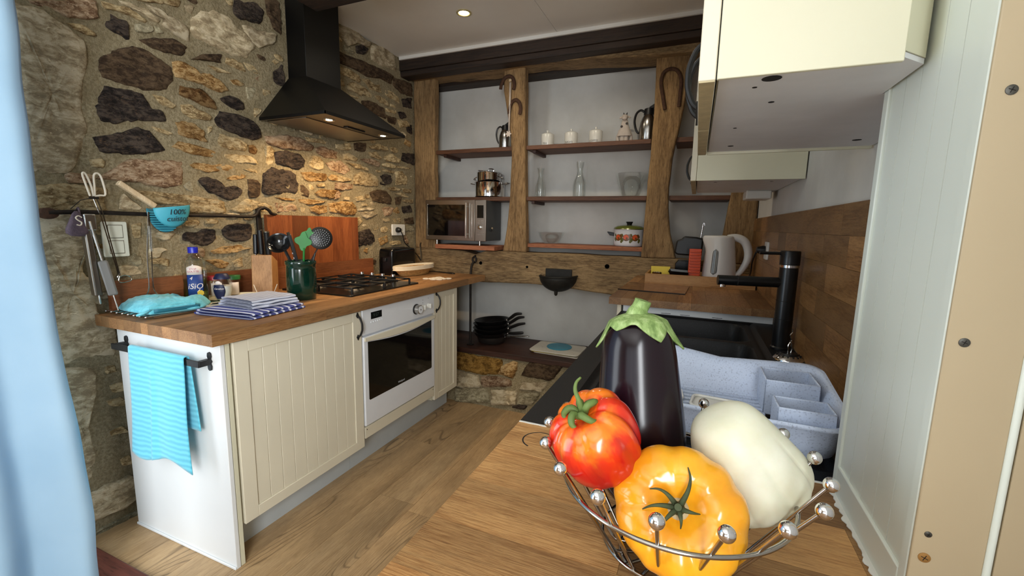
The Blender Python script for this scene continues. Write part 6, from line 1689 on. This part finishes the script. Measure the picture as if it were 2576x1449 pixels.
# ================================================================ fruit basket in the foreground
BC = (-.006, .502, .9005)
bk = thing('fruit_basket', 'chrome wire fruit basket with ball tipped spokes', 'basket', BC)
WR = .0021
rr = lambda z: .060 + .085 * (z - .006) / .134
for i in range(17):
    a = math.radians(21.18 * i - 135.0); ca, sa = math.cos(a), math.sin(a)
    p = [(rr(.139) * ca, rr(.139) * sa, .139), (rr(.10) * ca, rr(.10) * sa, .10), (rr(.05) * ca, rr(.05) * sa, .05), (.064 * ca, .064 * sa, .012), (.058 * ca, .058 * sa, .0065), (.025 * ca, .025 * sa, .006), (.012 * ca, .012 * sa, .006)]
    sp = MB().tube(p, WR, 8).build('spoke', 'wire_steel', bk, smooth=60)
    MB().sphere(.0072, Tm(rr(.142) * ca, rr(.142) * sa, .142), 20, 14).build('ball', 'chrome', sp, smooth=80)
MB().tube(circ(rr(.1015) + .0022, 96, .1015), .0024, 10, closed=True).build('rim_ring', 'wire_steel', bk, smooth=80)
MB().tube(circ(.052, 64, .0028), .0024, 8, closed=True).build('base_ring', 'wire_steel', bk, smooth=80)
MB().tube(circ(.074, 72, .024), .0020, 8, closed=True).build('lower_ring', 'wire_steel', bk, smooth=80)
MB().tube(circ(.014, 32, .0045), .0022, 8, closed=True).build('centre_ring', 'wire_steel', bk, smooth=80)

def axis_rot(d):
    return Vector((0, 0, 1)).rotation_difference(Vector(d).normalized()).to_euler()
def lobed(fn, nu=120, nv=44):
    return MB().grid(lambda u, v: fn(2 * PI * u, v), nu, nv, cu=True)
def tomato(R, pt, pb, ribs, seed, depth, dimple, irregular=.03, rim=.5):
    r_ = random.Random(seed)
    centers = sorted([2 * PI * (i + r_.uniform(-.28, .28)) / ribs for i in range(ribs)]); deps = [r_.uniform(.45, 1.2) for _ in range(ribs)]
    def fn(a, v):
        ph = PI * (.004 + .992 * v)     # 0 top .. pi bottom
        g = 0
        for c, d in zip(centers, deps):
            q = abs((a - c + PI) % (2 * PI) - PI); g += d * math.exp(-(q / .13) ** 2)
        s, c_ = math.sin(ph), math.cos(ph)
        top = max(0, c_); w = (rim + (1 - rim) * top ** .8) * (s ** .6)
        irr = 1 + irregular * math.sin(2 * a + seed) + irregular * .7 * math.sin(3 * a + 2 * seed)
        rad = R * (s ** .82) * irr * (1 - depth * g * w)
        z = (pt if c_ > 0 else pb) * math.copysign(abs(c_) ** .8, c_)
        rho = s
        z -= dimple * math.exp(-(rho / .32) ** 2) * (c_ > 0)
        z -= pt * .25 * depth * 3 * g * top * math.exp(-((rho - .55) / .35) ** 2) * .5
        return (rad * math.cos(a), rad * math.sin(a), z)
    return lobed(fn)
GF = 'vegetables in the wire basket'
YT = (.004, .452, .995)
ty = thing('yellow_tomato', 'large yellow ribbed tomato facing out of the wire basket', 'tomato', YT, axis_rot((-.02, -.80, .60)), GF)
tomato(.0665, .036, .040, 11, 3, .13, .018, .025, .22).build('flesh', 'tomato_yellow', ty, smooth=80)
b = MB(); b.lathe([(.0001, .018), (.008, .0185), (.013, .0205), (.015, .0235)], 24); b.build('stem_scar', 'screw_dark', ty) if False else None
cl = MB().lathe([(.0001, .022), (.0055, .0225), (.0065, .026), (.0045, .031), (.0030, .037), (.0034, .040), (.0001, .0405)], 14).build('stem', 'stem_dry', ty, smooth=60)
rng = random.Random(9)
for i, (an, L, cu_) in enumerate(((2.3, .030, .9), (3.2, .034, .4), (1.05, .040, .7), (4.0, .026, .2), (-.2, .020, .3), (5.1, .018, -.4))):
    pts = [(0.003 * math.cos(an), .003 * math.sin(an), .026)]
    for k_ in range(1, 6):
        q = k_ / 5; aa = an + cu_ * .5 * q * q
        pts.append((L * q * math.cos(aa), L * q * math.sin(aa), .026 + .012 * math.sin(q * 2.6)))
    MB().tube(smooth_path(pts, 4), [.0030 * (1 - j / 21) + .0004 for j in range(21)], 6).build('sepal', 'stem_dry', ty, smooth=70)
MB().sphere(.0105, Tm(0, 0, .0195), 16, 8, 1, 1, .35).build('stem_scar', 'raw_edge', ty)

RT = (-.090, .470, 1.050)
tr3 = thing('red_tomato', 'red and orange ribbed tomato resting on the basket rim', 'tomato', RT, axis_rot((-.36, -.44, .82)), GF)
tomato(.0515, .044, .056, 9, 5, .17, .012, .04).build('flesh', 'tomato_red', tr3, smooth=80)
MB().tube(smooth_path([(0, 0, .030), (.002, .001, .040), (.004, .004, .052), (.003, .010, .062), (.006, .016, .068), (.013, .018, .072)], 5), [.0042 - .0030 * j / 25 for j in range(26)], 8).build('stem', 'stem_green', tr3, smooth=70)
for i, (an, L) in enumerate(((.3, .020), (1.5, .016), (2.8, .020), (4.0, .018), (5.2, .022))):
    pts = [(.003 * math.cos(an), .003 * math.sin(an), .034), (L * .5 * math.cos(an), L * .5 * math.sin(an), .044), (L * math.cos(an + .3), L * math.sin(an + .3), .040), (L * 1.05 * math.cos(an + .6), L * 1.05 * math.sin(an + .6), .033)]
    b = MB().tube(smooth_path(pts, 4), [.0042 * math.sin(PI * (.25 + .7 * j / 12)) + .0004 for j in range(13)], 6); b.build('sepal', 'stem_green', tr3, smooth=70)

# white pattypan squash
sq = thing('white_squash', 'pale white pattypan squash leaning in the wire basket', 'squash', (.069, .538, 1.022), axis_rot((-.46, -.16, .84)), GF)
def sqf(a, v):
    prof = [(.0001, .072), (.018, .070), (.034, .062), (.043, .046), (.050, .024), (.057, .000), (.062, -.022), (.060, -.040), (.049, -.054), (.028, -.062), (.0001, -.064)]
    k_ = v * (len(prof) - 1); i = min(int(k_), len(prof) - 2); f_ = k_ - i
    p0, p1, p2, p3 = prof[max(i - 1, 0)], prof[i], prof[i + 1], prof[min(i + 2, len(prof) - 1)]
    cr_ = lambda j: .5 * (2 * p1[j] + (p2[j] - p0[j]) * f_ + (2 * p0[j] - 5 * p1[j] + 4 * p2[j] - p3[j]) * f_ ** 2 + (-p0[j] + 3 * p1[j] - 3 * p2[j] + p3[j]) * f_ ** 3)
    r, z = max(cr_(0), .0001), cr_(1)
    w = math.exp(-((z + .018) / .04) ** 2)
    r *= 1 + .055 * w * (abs(math.cos(4.5 * a)) ** .6 - .6)
    r *= 1 + .03 * math.sin(2 * a + 1)
    return (r * math.cos(a), r * math.sin(a), z)
lobed(sqf, 126, 40).build('flesh', 'squash_white', sq, smooth=80); sq.scale = (.95, .95, .95)
MB().lathe([(.0001, -.057), (.008, -.058), (.009, -.064), (.007, -.067), (.0001, -.067)], 12).build('stem', 'stem_dry', sq)

# aubergine
E0, E1 = Vector((-.040, .556, .922)), Vector((-.064, .583, 1.172))
eg = thing('aubergine', 'tall glossy dark aubergine standing upright at the back of the basket', 'aubergine', tuple(E0), axis_rot(E1 - E0), GF)
Lg = (E1 - E0).length
prof = [(.0001, 0), (.018, .002), (.036, .010), (.049, .028), (.055, .055), (.056, .085), (.054, .12), (.051, .15), (.048, .18), (.044, .205), (.036, .222), (.022, .231), (.0001, .234)]
prof = [(r, z * Lg / .234) for r, z in prof]
pp = smooth_path([(r, 0, z) for r, z in prof], 4)
MB().lathe([(max(p.x, .0001), p.z) for p in pp], 64, fn=lambda a, z: 1 + .012 * math.cos(3 * a + 1) + .008 * math.cos(2 * a)).build('flesh', 'eggplant', eg, smooth=80)
def calyx(a, v):
    # pointed lobes draping from the stem over the shoulder, the long ones to either side
    reach = .020
    for c, L, w in ((186, .040, .34), (4, .042, .36), (96, .040, .40), (312, .026, .40), (236, .012, .40)):
        q = abs((a - math.radians(c) + PI) % (2 * PI) - PI); reach = max(reach, .016 + L * max(0, 1 - q / (w * 2)) ** 1.1)
    d = .006 + (reach + .010) * v
    if d < .034: r = d; z = .2355 - .010 * (d / .034) ** 2
    else: r = .034 + (d - .034) * .42; z = .2255 - (d - .034) * .90
    tip = max(0, (reach - .040) / .03)
    lift = .0022 + .006 * v ** 3 * tip + .0012 * math.sin(7 * a) * v
    z = z * Lg / .234
    return ((r + lift) * math.cos(a), (r + lift) * math.sin(a), z + lift * .5)
lobed(calyx, 120, 14).build('calyx', 'calyx_green', eg, smooth=80, solid=.002)
S0 = Lg + .0
MB().tube(smooth_path([(0, 0, S0 - .006), (.001, 0, S0 + .002), (.003, .001, S0 + .008), (.006, .002, S0 + .014), (.008, .002, S0 + .019)], 5), [.018 - .0072 * min(1, j / 11) for j in range(21)], 18).build('stem', 'calyx_green', eg, smooth=60)
